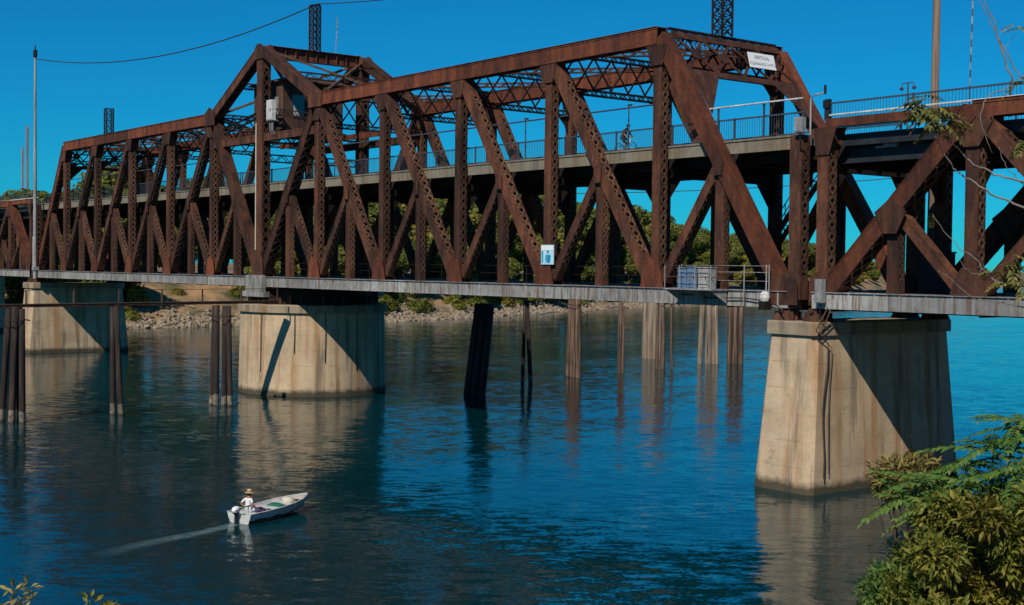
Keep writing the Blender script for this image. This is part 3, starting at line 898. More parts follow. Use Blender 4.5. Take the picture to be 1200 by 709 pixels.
# ------------------------------------------------------------------ approach spans
def approach(s, label):
    X0 = 53.7; PL = 7.4; NP = 6
    X = lambda k: s * (X0 + PL * k)
    zt = 16.3; zb = 8.5
    root = thing('approach_span', label, 'bridge', (X(NP / 2), W / 2, 7.6))
    for Y in (0.0, W):
        for k in range(1, NP - 1):
            a, b_ = sorted((X(k), X(k + 1))); mb = MB()
            for q in (-1, 1):
                mb.box(a + 0.004, b_ - 0.004, Y + q * 0.31 - 0.03, Y + q * 0.31 + 0.03, zt - 0.35, zt + 0.3)
                for zz in (zt - 0.3, zt + 0.24): mb.box(a + 0.004, b_ - 0.004, Y + q * 0.355 - 0.012, Y + q * 0.355 + 0.012, zz - 0.05, zz + 0.05)
            mb.box(a + 0.004, b_ - 0.004, Y - 0.4, Y + 0.4, zt + 0.302, zt + 0.33)
            mb.build('top_chord', 'rust_red', root)
        for k0, k1 in ((0, 1), (NP, NP - 1)):
            member(root, 'end_post', (X(k0), zb), (X(k1), zt), Y, 0.74, 0.78, 'cover', 'lace', mat='rust_red', off0=0.2, off1=0.1)
            # thin strut from the end vertical to the first top joint
            a, b_ = sorted((X(k0), X(k1))); mb = MB(); mb.box(a, b_, Y - 0.2, Y + 0.2, 16.12, 16.5); mb.build('end_strut', 'rust_red', root)
            member(root, 'vertical_post', (X(k0), 8.6), (X(k0), 16.1), Y, 0.62, 0.56)
            x = X(k0); q = 1 if (X(k1) > x) else -1
            gusset(root, [(x - 0.35, 14.9), (x + 0.35, 14.9), (x + 0.75, 16.1), (x - 0.5, 16.1)] if q > 0 else [(x - 0.35, 14.9), (x + 0.35, 14.9), (x + 0.5, 16.1), (x - 0.75, 16.1)], Y, 0.6, 'rust')
            gusset(root, [(x - 0.5, zb), (x + 0.9, zb), (x + 0.9, zb + 0.5), (x + 0.2, zb + 1.4), (x - 0.5, zb + 1.0)] if q > 0 else [(x - 0.9, zb), (x + 0.5, zb), (x + 0.5, zb + 1.0), (x - 0.2, zb + 1.4), (x - 0.9, zb + 0.5)], Y, 0.86, 'rust')
        for k in range(1, NP):
            member(root, 'vertical_post', (X(k), 8.86), (X(k), zt - 0.35), Y, 0.6, 0.5)
            x = X(k)
            gusset(root, [(x - 0.95, zb), (x + 0.95, zb), (x + 0.7, zb + 0.9), (x + 0.33, zb + 1.5), (x - 0.33, zb + 1.5), (x - 0.7, zb + 0.9)], Y, 0.66, 'rust')
            gusset(root, [(x - 0.35, zt - 1.5), (x + 0.35, zt - 1.5), (x + 0.95, zt - 0.5), (x + 0.95, zt - 0.35), (x - 0.95, zt - 0.35), (x - 0.95, zt - 0.5)], Y, 0.66, 'rust')
        half = NP // 2
        for k in range(0, NP):
            if k == 0 or k == NP - 1:
                lo, hi = (0, 1) if k == 0 else (NP, NP - 1); hang = hi
            elif k < half:
                lo, hi = k + 1, k; hang = k
                member(root, 'diagonal', (X(hi), zt), (X(lo), zb), Y, 0.6, 0.6, 'lace', 'lace', off0=0.5, off1=0.8)
            else:
                lo, hi = k, k + 1; hang = hi
                member(root, 'diagonal', (X(hi), zt), (X(lo), zb), Y, 0.6, 0.6, 'lace', 'lace', off0=0.5, off1=0.8)
            xm = (X(lo) + X(hi)) / 2; zm = (zt + zb) / 2
            member(root, 'sub_vertical', (xm, 8.86), (xm, zm - 0.2), Y, 0.6, 0.4, batten=0.5)
            member(root, 'sub_strut', (X(hang), zb), (xm, zm), Y, 0.42, 0.44, 'cover', 'lace', off0=0.7, off1=0.25, batten=0.5)
            gusset(root, [(xm - 0.8, zm - 0.1), (xm, zm + 0.5), (xm + 0.8, zm - 0.1), (xm + 0.33, zm - 1.0), (xm - 0.33, zm - 1.0)], Y, 0.84 if k in (0, NP - 1) else 0.7, 'rust')
        for k in range(2 * NP):
            a, b_ = sorted((s * (X0 + PL * k / 2), s * (X0 + PL * (k + 1) / 2)))
            if k == 0: a, b_ = (a - 0.35, b_) if s > 0 else (a, b_ + 0.35)
            mb = MB()
            for q in (-1, 1): mb.box(a + 0.01, b_ - 0.01, Y + q * 0.46 - 0.025, Y + q * 0.46 + 0.025, 8.14, 8.84)
            mb.box(a + 0.01, b_ - 0.01, Y - 0.56, Y + 0.56, 8.842, 8.872)
            for j in range(3):
                xs = a + (b_ - a) * (j + 0.5) / 3; mb.box(xs - 0.035, xs + 0.035, Y - 0.52, Y - 0.486, 8.142, 8.838)
            mb.build('bottom_chord', 'chord_paint', root)
    a, b_ = sorted((X(0) - s * 0.5, X(NP)))
    road_deck(root, a, b_, sorted([X(q) for q in range(NP + 1)]), 15.3, 15.78, 'dark_paint_and_shade')  # edge beams take the same dark colour, with shade painted in
    for k in range(NP + 1): floor_beam(root, X(k))
    for Y in (0.5, W - 0.5):
        railing(root, a, b_, Y, 16.05, 17.3, 4.3, 0.16)
        mb = MB(); mb.tube([(a, Y - 0.1 if Y < 1 else Y + 0.1, 16.72), (b_, Y - 0.1 if Y < 1 else Y + 0.1, 16.72)], 0.045, 6); mb.build('pipe_rail', 'white_paint', root)
    for y in (0.85, W - 0.85):
        mb = MB(); mb.box(a, b_, y - 0.03, y + 0.03, 14.6, 15.34); mb.box(a, b_, y - 0.15, y + 0.15, 14.57, 14.598); mb.build('edge_girder', 'dark_paint_and_shade', root)  # near-black colour stands in for shadow on the floor system
    mb = MB(); xx = a + 0.3
    while xx < b_:
        mb.box(xx - 0.12, xx + 0.12, 0.56, W - 0.56, 8.35, 8.6); xx += 0.33
    mb.build('railway_ties', 'tie_wood', root, kind='stuff')
    for y in (1.55, 3.0, 5.74, 7.19):
        mb = MB(); mb.box(a, b_, y - 0.07, y + 0.07, 8.602, 8.64); mb.box(a, b_, y - 0.015, y + 0.015, 8.64, 8.74); mb.box(a, b_, y - 0.04, y + 0.04, 8.74, 8.78); mb.build('rail', 'rail_steel', root)
        mb = MB(); mb.box(a, b_, y - 0.03, y + 0.03, 8.02, 8.345); mb.build('track_stringer', 'rust_dark', root)
    for k in range(2 * NP + 1):
        xx = s * (X0 + PL * k / 2); mb = MB(); mb.box(xx - 0.05, xx + 0.05, 0.49, W - 0.49, 8.0, 8.3); mb.build('track_floor_beam', 'rust_dark', root)
    for k in range(1, NP - 1):
        strut3(root, 'top_lateral', (X(k), 0.4, 14.3), (X(k + 1), W - 0.4, 14.3), (0, 0, 1), 0.25, 0.25, 'rust_dark', 0.8)
    adopt(root)
    # abutment on the bank
    ab = thing('abutment', 'concrete abutment at the %s bank end of the bridge' % ('near' if s > 0 else 'far'), 'abutment', (X(NP) + s * 1.5, W / 2, 4))
    mb = MB(); c = X(NP) + s * 1.5; mb.box(c - 2.6, c + 2.6, -1.4, W + 1.4, 0.5, 8.08); mb.build('wall', 'concrete', ab)
    mb = MB(); mb.box(min(c + s * 0.2, c + s * 2.6), max(c + s * 0.2, c + s * 2.6), -0.8, W + 0.8, 8.082, 15.6); mb.build('back_wall', 'concrete', ab)
    adopt(ab)


approach(1, 'fixed steel truss span with sloping end post at the right edge')
approach(-1, 'fixed steel truss span beyond the swing bridge at the left edge')

# ------------------------------------------------------------------ things on the bridge
# operator's house in the tower
HX0, HX1, HY0, HY1, HZ0, HZ1 = -3.6, 1.25, 1.0, 6.2, 20.05, 23.7
root = thing('operator_house', 'small brown operator house perched inside the bridge tower', 'cabin', ((HX0 + HX1) / 2, (HY0 + HY1) / 2, HZ0))
mb = MB()
n = 12
for i in range(n):
    a = HX0 + (HX1 - HX0) * i / n; b_ = HX0 + (HX1 - HX0) * (i + 1) / n
    m2 = MB(); m2.box(a + 0.012, b_ - 0.012, HY0, HY0 + 0.06, HZ0, HZ1); m2.build('wall_board', 'house_brown', root)
m2 = MB(); m2.box(HX0, HX1, HY1 - 0.06, HY1, HZ0, HZ1); m2.build('wall', 'house_brown', root)
m2 = MB(); m2.box(HX0, HX0 + 0.06, HY0 + 0.06, HY1 - 0.06, HZ0, HZ1); m2.build('wall', 'house_brown', root)
# right wall with a window opening and a second one
wy = [(1.75, 2.85), (3.6, 4.7)]
wz0, wz1 = 21.15, 22.75
m2 = MB(); x0 = HX1 - 0.06
m2.box(x0, HX1, HY0 + 0.06, HY1 - 0.06, HZ0, wz0); m2.box(x0, HX1, HY0 + 0.06, HY1 - 0.06, wz1, HZ1)
for a, b_ in ((HY0 + 0.06, wy[0][0]), (wy[0][1], wy[1][0]), (wy[1][1], HY1 - 0.06)): m2.box(x0, HX1, a, b_, wz0, wz1)
m2.build('wall', 'house_brown', root)
for a, b_ in wy:
    m2 = MB(); m2.box(x0 + 0.01, x0 + 0.03, a, b_, wz0, wz1); wdw = m2.build('window', 'glass', root)
    m2 = MB()
    m2.box(HX1, HX1 + 0.05, a - 0.07, a, wz0 - 0.07, wz1 + 0.07); m2.box(HX1, HX1 + 0.05, b_, b_ + 0.07, wz0 - 0.07, wz1 + 0.07)
    m2.box(HX1, HX1 + 0.05, a, b_, wz1, wz1 + 0.07); m2.box(HX1, HX1 + 0.08, a, b_, wz0 - 0.07, wz0)
    m2.build('frame', 'house_brown', wdw)
m2 = MB(); a, b_ = wy[0]
m2.poly([Vector((x0 + 0.033, a + 0.05, wz0 + 0.03)), Vector((x0 + 0.033, b_ - 0.45, wz0 + 0.03)), Vector((x0 + 0.033, a + 0.05, wz0 + 0.95))], (0.01, 0, 0)); m2.build('blind', 'white_paint', root)
m2 = MB(); m2.rings([[Vector((x, y, z)) for x, y, z in ((HX0 - 0.3, HY0 - 0.3, HZ1 + 0.002), (HX1 + 0.45, HY0 - 0.3, HZ1 + 0.002), (HX1 + 0.45, HY1 + 0.3, HZ1 + 0.002), (HX0 - 0.3, HY1 + 0.3, HZ1 + 0.002))],
                     [Vector((x, y, z)) for x, y, z in ((HX0 - 0.3, HY0 - 0.3, HZ1 + 0.12), (HX1 + 0.45, HY0 - 0.3, HZ1 + 0.12), (HX1 + 0.45, HY1 + 0.3, HZ1 + 0.12), (HX0 - 0.3, HY1 + 0.3, HZ1 + 0.12))],
                     [Vector((x, y, z)) for x, y, z in ((HX0 + 1.6, HY0 + 1.6, HZ1 + 0.75), (HX1 - 1.4, HY0 + 1.6, HZ1 + 0.75), (HX1 - 1.4, HY1 - 1.6, HZ1 + 0.75), (HX0 + 1.6, HY1 - 1.6, HZ1 + 0.75))]])
m2.build('roof', 'house_brown', root)
m2 = MB(); m2.box(HX1 - 0.12, HX1 + 0.03, HY0 - 0.06, HY0 - 0.001, HZ0, HZ1); m2.build('corner_trim', 'rust_lace', root)
m2 = MB(); m2.box(HX0 - 0.2, HX1 + 0.2, HY0 - 0.3, HY1 + 0.2, HZ0 - 0.2, HZ0 - 0.002); m2.build('floor', 'rust_dark', root)
m2 = MB()
for yy in (HY0 + 0.3, HY1 - 0.4):
    m2.box(K(-1) + 0.35, K(1) - 0.35, yy - 0.06, yy + 0.06, HZ0 - 0.62, HZ0 - 0.202)
m2.build('support_beam', 'rust_red', root)
adopt(root)
# white cabinet and louvred panel on the front of the house
c = aty(316, 129, -0.7)
root = thing('white_cabinet', 'white electrical cabinet fixed to the tower post in front of the operator house', 'cabinet', (c.x, -0.6, c.z - 0.75))
mb = MB(); mb.box(c.x - 0.42, c.x + 0.42, -0.75, -0.42, c.z - 0.75, c.z + 0.75); mb.build('body', 'white_paint', root)
mb = MB(); mb.box(c.x - 0.38, c.x + 0.38, -0.78, -0.752, c.z - 0.7, c.z + 0.7); o = mb.build('door', 'white_paint', root)
mb = MB(); mb.box(c.x + 0.26, c.x + 0.32, -0.82, -0.781, c.z - 0.12, c.z + 0.12); mb.build('handle', 'rust_dark', o)
for q in (-0.25, 0.0, 0.25):
    mb = MB(); mb.tube([(c.x + q, -0.55, c.z - 0.74), (c.x + q, -0.55, c.z - 1.5), (c.x + q, -0.36, c.z - 1.75)], 0.035, 6); mb.build('conduit', 'galvanised', root)
adopt(root)
c = aty(316, 129, 0.9)
root = thing('louvre_panel', 'grey ribbed panel beside the white cabinet on the operator house', 'panel', (c.x + 0.95, 0.9, c.z - 1.1))
for q in range(5):
    mb = MB(); mb.box(c.x + 0.62 + q * 0.15, c.x + 0.72 + q * 0.15, 0.84, 0.9, c.z - 0.95, c.z + 0.9); mb.build('slat', 'galvanised', root)
mb = MB(); mb.box(c.x + 0.6, c.x + 1.36, 0.901, 0.94, c.z - 0.97, c.z + 0.92); mb.build('backing', 'galvanised', root); adopt(root)
# white pipe up the tower post
mb = MB(); mb.tube([(-0.62, -0.3, 8.9), (-0.62, -0.3, 20.5), (-0.62, 0.2, 20.9)], 0.06, 8)
tag(mb.build('riser_pipe', 'cream'), 'pale riser pipe running up the tower post', 'pipe')


def lattice_mast(name, label, x, y, z0, z1, wd, mat='rust_dark', group=None):
    root = thing(name, label, 'mast', (x, y, z0), group)
    for i in (-1, 1):
        for j in (-1, 1):
            mb = MB(); mb.bar((x + i * wd / 2, y + j * wd / 2, z0), (x + i * wd / 2, y + j * wd / 2, z1), (1, 0, 0), 0.09, 0.09); mb.build('leg', mat, root)
    mb = MB(); n = max(2, int((z1 - z0) / (wd * 0.75))); st = (z1 - z0) / n
    for k in range(n):
        a, b_ = z0 + st * k, z0 + st * (k + 1)
        for i in (-1, 1):
            h = wd / 2
            for p, q in (((i * h, -h, a), (i * h, h, b_)), ((i * h, h, a), (i * h, -h, b_)), ((-h, i * h, a), (h, i * h, b_)), ((h, i * h, a), (-h, i * h, b_)),
                         ((i * h, -h, b_), (i * h, h, b_)), ((-h, i * h, b_), (h, i * h, b_))):
                mb.bar((x + p[0], y + p[1], p[2]), (x + q[0], y + q[1], q[2]), (0, 0, 1), 0.045, 0.045)
    mb.build('bracing', mat, root, kind='stuff'); adopt(root); return root


r0 = lattice_mast('lattice_mast', 'tall dark lattice mast on top of the bridge tower carrying wires', 0, 4.37, ZA + 0.34, 30.0, 0.62)
mb = MB(); mb.box(-0.7, 0.7, 4.3, 4.44, 29.95, 30.07); o = mb.build('cross_arm', 'rust_dark', r0); o.matrix_parent_inverse = Matrix.Translation(-r0.location)
lattice_mast('lattice_mast', 'dark lattice mast on the portal above the white sign, cut by the top edge', K(5), 4.37, ZT + 0.46, 27.6, 0.72)
lattice_mast('lattice_mast', 'short dark lattice mast at the far left end of the swing span', K(-5), 4.37, ZT + 0.46, 25.75, 0.72)
mb = MB(); mb.tube([(0.6, 5.9, ZA + 0.3), (0.75, 5.95, 29.2)], 0.03, 5)
for q in range(5): mb.bar((0.5 + 0.02 * q, 5.9, 27.2 + 0.4 * q), (0.9, 5.95, 27.2 + 0.4 * q), (0, 0, 1), 0.03, 0.03)
tag(mb.build('whip_antenna', 'galvanised'), 'thin whip antenna beside the mast on the bridge tower', 'antenna')

# steel pole at the left end and the wires
pb = aty(41, 318, -0.75); ptp = aty(45.5, 55, -0.75)
root = thing('steel_pole', 'tall thin grey steel pole at the left end of the swing span', 'pole', (pb.x, -0.75, 8.0))
mb = MB(); mb.tube([(pb.x, -0.75, 8.0), (pb.x, -0.75, 20), (pb.x, -0.75, ptp.z - 0.9)], [0.2, 0.17, 0.11], 10); mb.build('shaft', 'galvanised', root)
mb = MB(); mb.tube([(pb.x, -0.75, ptp.z - 0.92), (pb.x, -0.75, ptp.z - 0.2)], 0.22, 8); mb.tube([(pb.x, -0.75, ptp.z - 0.22), (pb.x, -0.75, ptp.z + 0.3)], 0.07, 6); mb.build('pole_head', 'rust_dark', root)
mb = MB(); mb.box(pb.x - 0.25, pb.x + 0.25, -1.0, -0.4, 8.88, 9.25); mb.build('base_clamp', 'galvanised', root)
mb = MB(); mb.tube([(pb.x - 0.3, -0.85, 8.9), (pb.x - 0.28, -0.85, 12.5)], 0.05, 6); mb.build('conduit', 'white_paint', root)
adopt(root)


def wire(label, p0, p1, sag, r_=0.035, n=24, mat='wire'):
    p0 = Vector(p0); p1 = Vector(p1); pts = []
    for i in range(n + 1):
        t_ = i / n; q = p0.lerp(p1, t_); q.z -= sag * 4 * t_ * (1 - t_); pts.append(q)
    mb = MB(); mb.tube(pts, r_, 5); return tag(mb.build('overhead_wire', mat), label, 'wire')


wire('sagging dark wire from the left pole to the tower mast', (pb.x, -0.75, ptp.z - 1.1), (-0.6, 4.37, 30.0), 1.9, 0.05)
wire('dark wire leading right from the tower mast to the portal mast', (0.65, 4.37, 30.03), (K(5), 4.37, 27.55), 0.8, 0.035)
wire('thin far power line seen under the upper deck', atd(560, 226, 190), atd(1100, 204, 175), 0.9, 0.06)

# far radio masts behind the left end
for u, v0, v1, dd, lb in ((32, 228, 148, 330, 'taller white radio mast far behind the left end of the bridge'), (26.5, 228, 172, 360, 'shorter pale radio mast far behind the left end of the bridge')):
    top = atd(u, v1, dd); lattice_mast('radio_mast', lb, top.x, top.y, far_ground(top.x, top.y) - 0.3, top.z, 0.55 if v1 < 160 else 0.4, 'galvanised')

# white clearance sign on the portal
A = Vector((K(5), 0, ZT)); B = Vector((K(6) - 0.15, 0, ZB)); d = (B - A).normalized(); nn = Vector((-d.z, 0, d.x)).normalized()
if nn.z < 0: nn = -nn


def text_obj(body, size, mat, M, parent, name='lettering'):
    cu = bpy.data.curves.new(name, 'FONT'); cu.body = body; cu.size = size; cu.align_x = 'CENTER'; cu.align_y = 'CENTER'; cu.extrude = 0.004
    o = bpy.data.objects.new(name + '_tmp', cu); col.objects.link(o)
    dg = bpy.context.evaluated_depsgraph_get(); me = bpy.data.meshes.new_from_object(o.evaluated_get(dg))
    bpy.data.objects.remove(o); me.materials.clear(); me.materials.append(MATS[mat])
    me.transform(M); r_ = bpy.data.objects.new(name, me); col.objects.link(r_); r_.parent = parent
    return r_


sc = A + d * 1.35 + Vector((0, 6.0, 0)) + nn * 0.55
sn = (nn * 0.5 + Vector((1, 0, 0)) * 0.5).normalized(); su = sn.cross(Vector((0, 1, 0))); su = su if su.z > 0 else -su
root = thing('clearance_sign', 'white rectangular clearance sign on the bridge portal', 'sign', sc)
SM = Matrix(((0, su.x, sn.x, sc.x), (1, su.y, sn.y, sc.y), (0, su.z, sn.z, sc.z), (0, 0, 0, 1)))
root.matrix_world = SM
mb = MB(); mb.box(-1.0, 1.0, -0.42, 0.42, 0.1, 0.14); mb.build('panel', 'sign_white', root)
for q in (-0.8, 0.8):
    mb = MB(); mb.box(q - 0.04, q + 0.04, 0.05, 0.15, -0.2, 0.098); mb.build('bracket', 'rust_dark', root)
TM = lambda y: Matrix.Translation((0, y, 0.146))
text_obj('VERTICAL', 0.27, 'sign_grey', TM(0.17), root); text_obj('CLEARANCE 14 FT 6', 0.22, 'sign_grey', TM(-0.19), root)

# blue and white notice on the near post
q0, q1 = aty(635, 287, -0.42), aty(649.5, 310, -0.42); cx, cz = (q0.x + q1.x) / 2, (q0.z + q1.z) / 2; hw, hh = (q1.x - q0.x) / 2, (q0.z - q1.z) / 2
root = thing('blue_notice', 'light blue and white notice board on a post of the near truss', 'sign', (cx, -0.42, cz))
mb = MB(); mb.box(cx - hw, cx + hw, -0.47, -0.44, cz - hh, cz + hh); mb.build('panel', 'sign_pale', root)
mb = MB(); mb.box(cx - hw + 0.05, cx + hw - 0.05, -0.478, -0.471, cz + hh * 0.45, cz + hh - 0.06); mb.build('heading', 'sign_white', root)
mb = MB(); mb.box(cx - hw + 0.06, cx - hw + 0.2, -0.478, -0.471, cz - hh + 0.08, cz + hh * 0.4); mb.build('side_band', 'sign_cyan', root)
fig = []
mb = MB()
mb.poly([Vector((cx + 0.06 + 0.1 * math.cos(a), -0.471, cz + 0.16 + 0.1 * math.sin(a))) for a in [i * math.pi / 5 for i in range(10)]], (0, -0.007, 0))
mb.poly([Vector((cx + x, -0.471, cz + z)) for x, z in ((-0.16, 0.0), (0.28, 0.0), (0.3, -0.28), (0.2, -0.45), (-0.08, -0.45), (-0.18, -0.28))], (0, -0.007, 0))
mb.build('pictogram', 'sign_cyan', root)
mb = MB(); mb.box(cx + 0.1, cx + 0.18, -0.486, -0.479, cz - 0.44, cz - 0.05); mb.build('pictogram', 'sign_blue', root)
mb = MB(); mb.box(cx - 0.05, cx + 0.05, -0.44, -0.30, cz - 0.3, cz - 0.2); mb.box(cx - 0.05, cx + 0.05, -0.44, -0.30, cz + 0.2, cz + 0.3); mb.build('bracket', 'rust_dark', root)
adopt(root)

# side platform with control cabinets near the end of the swing span
pa, pbx = aty(787, 336, -1.2), aty(842, 337, -1.2)
px0, px1 = pa.x, pbx.x
root = thing('side_platform', 'small steel platform with pipe railing on the outside of the near chord', 'platform', ((px0 + px1) / 2, -1.0, 8.7))
mb = MB(); mb.box(px0, px1, -1.75, -0.57, 8.83, 8.89); mb.build('floor', 'galvanised', root)
for xx in (px0 + 0.1, (px0 + px1) / 2, px1 - 0.1):
    mb = MB(); mb.poly([Vector((xx - 0.03, -1.7, 8.828)), Vector((xx - 0.03, -0.57, 8.828)), Vector((xx - 0.03, -0.57, 8.2))], (0.06, 0, 0)); mb.build('bracket', 'grey_paint', root)
for xx in (px0 + 0.04, px0 + (px1 - px0) * 0.33, px0 + (px1 - px0) * 0.66, px1 - 0.04):
    mb = MB(); mb.tube([(xx, -1.7, 8.89), (xx, -1.7, 10.0)], 0.025, 6); mb.build('rail_post', 'galvanised', root)
for zz in (9.45, 9.98):
    mb = MB(); mb.tube([(px0 + 0.04, -0.6, zz), (px0 + 0.04, -1.7, zz), (px1 - 0.04, -1.7, zz), (px1 - 0.04, -0.6, zz)], 0.022, 6); mb.build('pipe_rail', 'rust_lace', root)
adopt(root)
ca, cb = aty(799, 334, -1.05).x, aty(821, 334, -1.05).x
for x0, x1, mt, h, lb in ((ca, ca + (cb - ca) * 0.45, 'blue_cabinet', 0.95, 'left blue control cabinet on the side platform'), (ca + (cb - ca) * 0.5, cb, 'blue_cabinet', 1.0, 'middle blue control cabinet on the side platform'), (cb + 0.12, aty(835, 334, -1.05).x, 'galvanised', 0.98, 'grey control cabinet at the right end of the side platform')):
    root = thing('control_cabinet', lb, 'cabinet', ((x0 + x1) / 2, -1.1, 8.893), 'control cabinets on the side platform')
    mb = MB(); mb.box(x0, x1, -1.35, -0.8, 8.893, 8.9 + h); mb.build('body', mt, root)
    mb = MB(); mb.box(x0 + 0.05, x1 - 0.05, -1.375, -1.352, 8.97, 8.85 + h); o = mb.build('door', mt, root)
    mb = MB(); mb.box(x1 - 0.16, x1 - 0.12, -1.40, -1.376, 9.35, 9.5); mb.build('handle', 'black', o)
    mb = MB(); mb.box(x0 - 0.03, x1 + 0.03, -1.4, -0.75, 8.902 + h, 8.94 + h); mb.build('lid', mt, root); adopt(root)
# galvanised fence along the last panel
root = thing('track_fence', 'thin galvanised fence beside the track at the end of the swing span', 'fence', (48.4, -0.62, 8.2))
xs = [aty(u, 330, -0.62).x for u in (872, 898)] + [51.0, 45.4]
for xx in sorted(xs):
    mb = MB(); mb.tube([(xx, -0.62, 8.2), (xx, -0.62, 10.05)], 0.03, 6); mb.build('post', 'galvanised', root)
for zz in (9.3, 9.7, 10.0):
    mb = MB(); mb.tube([(45.4, -0.62, zz), (51.0, -0.62, zz)], 0.014, 5); mb.build('wire', 'galvanised', root)
adopt(root)
mb = MB(); mb.tube([(45.2, -0.6, 8.55), (46.5, -0.6, 8.6), (47.0, -0.6, 8.45), (49.5, -0.6, 8.5), (50.6, -0.62, 8.42), (51.6, -0.7, 8.2), (52.0, -0.8, 7.9)], 0.03, 6)
tag(mb.build('power_cable', 'black'), 'black cable strung along the grey chord near the pier', 'cable')
root = thing('lamp_box', 'small white lamp housing at the foot of the end post', 'lamp', (50.9, -0.75, 8.2))
mb = MB(); mb.rings([[Vector((50.9 + r_ * math.cos(a), -0.78 + r_ * math.sin(a), z)) for a in [i * math.pi / 5 for i in range(10)]] for r_, z in ((0.2, 8.4), (0.24, 8.55), (0.22, 8.75), (0.1, 8.84))]); mb.build('housing', 'white_paint', root)
mb = MB(); mb.box(50.7, 51.1, -0.98, -0.56, 8.0, 8.398); mb.build('base', 'rust_dark', root); adopt(root)
# grey box at the foot of the right span
for (u0, v0, u1, v1, Y, mt, nm, lb) in ((959, 327, 967, 355, -0.62, 'galvanised', 'junction_box', 'tall grey junction box at the foot of the right span end post'),
                                        (935, 138, 944, 155, -0.32, 'galvanised', 'junction_box', 'pale grey junction box at the top of the swing span end post')):
    a, b_ = aty(u0, v0, Y), aty(u1, v1, Y)
    root = thing(nm, lb, 'box', ((a.x + b_.x) / 2, Y, b_.z))
    mb = MB(); mb.box(a.x, b_.x, Y - 0.25, Y + 0.02, b_.z, a.z); mb.build('body', mt, root)
    mb = MB(); mb.box(a.x + 0.03, b_.x - 0.03, Y - 0.275, Y - 0.252, b_.z + 0.04, a.z - 0.04); mb.build('door', mt, root)
    mb = MB(); mb.tube([((a.x + b_.x) / 2, Y - 0.1, b_.z), ((a.x + b_.x) / 2, Y - 0.1, b_.z - 0.7), ((a.x + b_.x) / 2 + 0.1, Y + 0.25, b_.z - 0.9)], 0.03, 6); mb.build('conduit', 'rust_dark', root); adopt(root)
root = thing('gate_arm_post', 'white pipe post with a small lamp at the joint between the spans', 'post', (52.5, 0.45, 16.0))
mb = MB(); mb.tube([(52.35, 0.45, 15.95), (52.35, 0.45, 17.6), (52.6, 0.45, 17.72), (53.1, 0.45, 17.76)], 0.04, 6); mb.build('pipe', 'galvanised', root)
mb = MB(); mb.tube([(53.15, 0.45, 17.7), (53.15, 0.45, 18.1)], 0.06, 8); mb.build('lamp', 'black', root); adopt(root)
root = thing('signal_box', 'dark blue signal housing at the joint of the railings', 'signal', (53.4, 0.45, 16.6))
mb = MB(); mb.box(53.2, 53.45, 0.35, 0.55, 16.5, 17.45); mb.build('body', 'dark_paint_and_shade', root)
mb = MB(); mb.box(53.17, 53.48, 0.28, 0.348, 17.05, 17.4); mb.build('visor', 'black', root); adopt(root)

# thin signal poles on the near sidewalk
for u, vt, lb in ((737, 124, 'thin signal pole on the upper deck beside the cyclist'), (616, 140, 'thin signal pole on the upper deck left of the cyclist')):
    tp = aty(u, vt, 0.95)
    root = thing('signal_pole', lb, 'pole', (tp.x, 0.95, DZ + 0.13))
    mb = MB(); mb.tube([(tp.x, 0.95, DZ + 0.13), (tp.x, 0.95, tp.z)], 0.035, 6); mb.build('shaft', 'rail_dark', root)
    mb = MB(); mb.box(tp.x - 0.05, tp.x + 0.2, 0.88, 1.02, tp.z - 0.02, tp.z + 0.08); mb.build('head', 'rail_dark', root); adopt(root)
# small twin street lamp on the right span
tp = aty(1064, 97, 6.9)
root = thing('street_lamp', 'small twin-arm street lamp behind the railing of the right span', 'lamp', (tp.x, 6.9, DZ + 0.13))
mb = MB(); mb.tube([(tp.x, 6.9, DZ + 0.13), (tp.x, 6.9, tp.z)], 0.04, 6); mb.build('shaft', 'rail_dark', root)
mb = MB(); mb.tube([(tp.x - 0.35, 6.9, tp.z - 0.15), (tp.x - 0.3, 6.9, tp.z), (tp.x + 0.3, 6.9, tp.z), (tp.x + 0.35, 6.9, tp.z - 0.15)], 0.025, 5); mb.build('arm', 'rail_dark', root)
for sg in (-1, 1):
    mb = MB(); mb.rings([[Vector((tp.x + sg * 0.35 + r_ * math.cos(a), 6.9 + r_ * math.sin(a), tp.z + z)) for a in [i * math.pi / 4 for i in range(8)]] for r_, z in ((0.05, -0.34), (0.11, -0.25), (0.04, -0.14))]); mb.build('lamp_head', 'rail_dark', root)
adopt(root)
# pipe bracket under the right span's edge girder
a = aty(1037, 155, 0.78); b_ = aty(1053, 172, 0.78)
root = thing('pipe_bracket', 'pale grey pipe bracket on the dark girder of the right span', 'bracket', (a.x, 0.78, b_.z))
mb = MB(); mb.box(a.x + 0.12, b_.x, 0.55, 0.8, b_.z, b_.z + 0.32); mb.build('body', 'galvanised', root)
mb = MB(); mb.tube([(a.x + 0.1, 0.66, a.z), (a.x + 0.1, 0.66, b_.z + 0.05)], 0.05, 6); mb.tube([(a.x - 0.35, 0.66, b_.z + 0.04), (a.x + 0.13, 0.66, b_.z + 0.04)], 0.05, 6); mb.build('pipe', 'galvanised', root)
adopt(root)

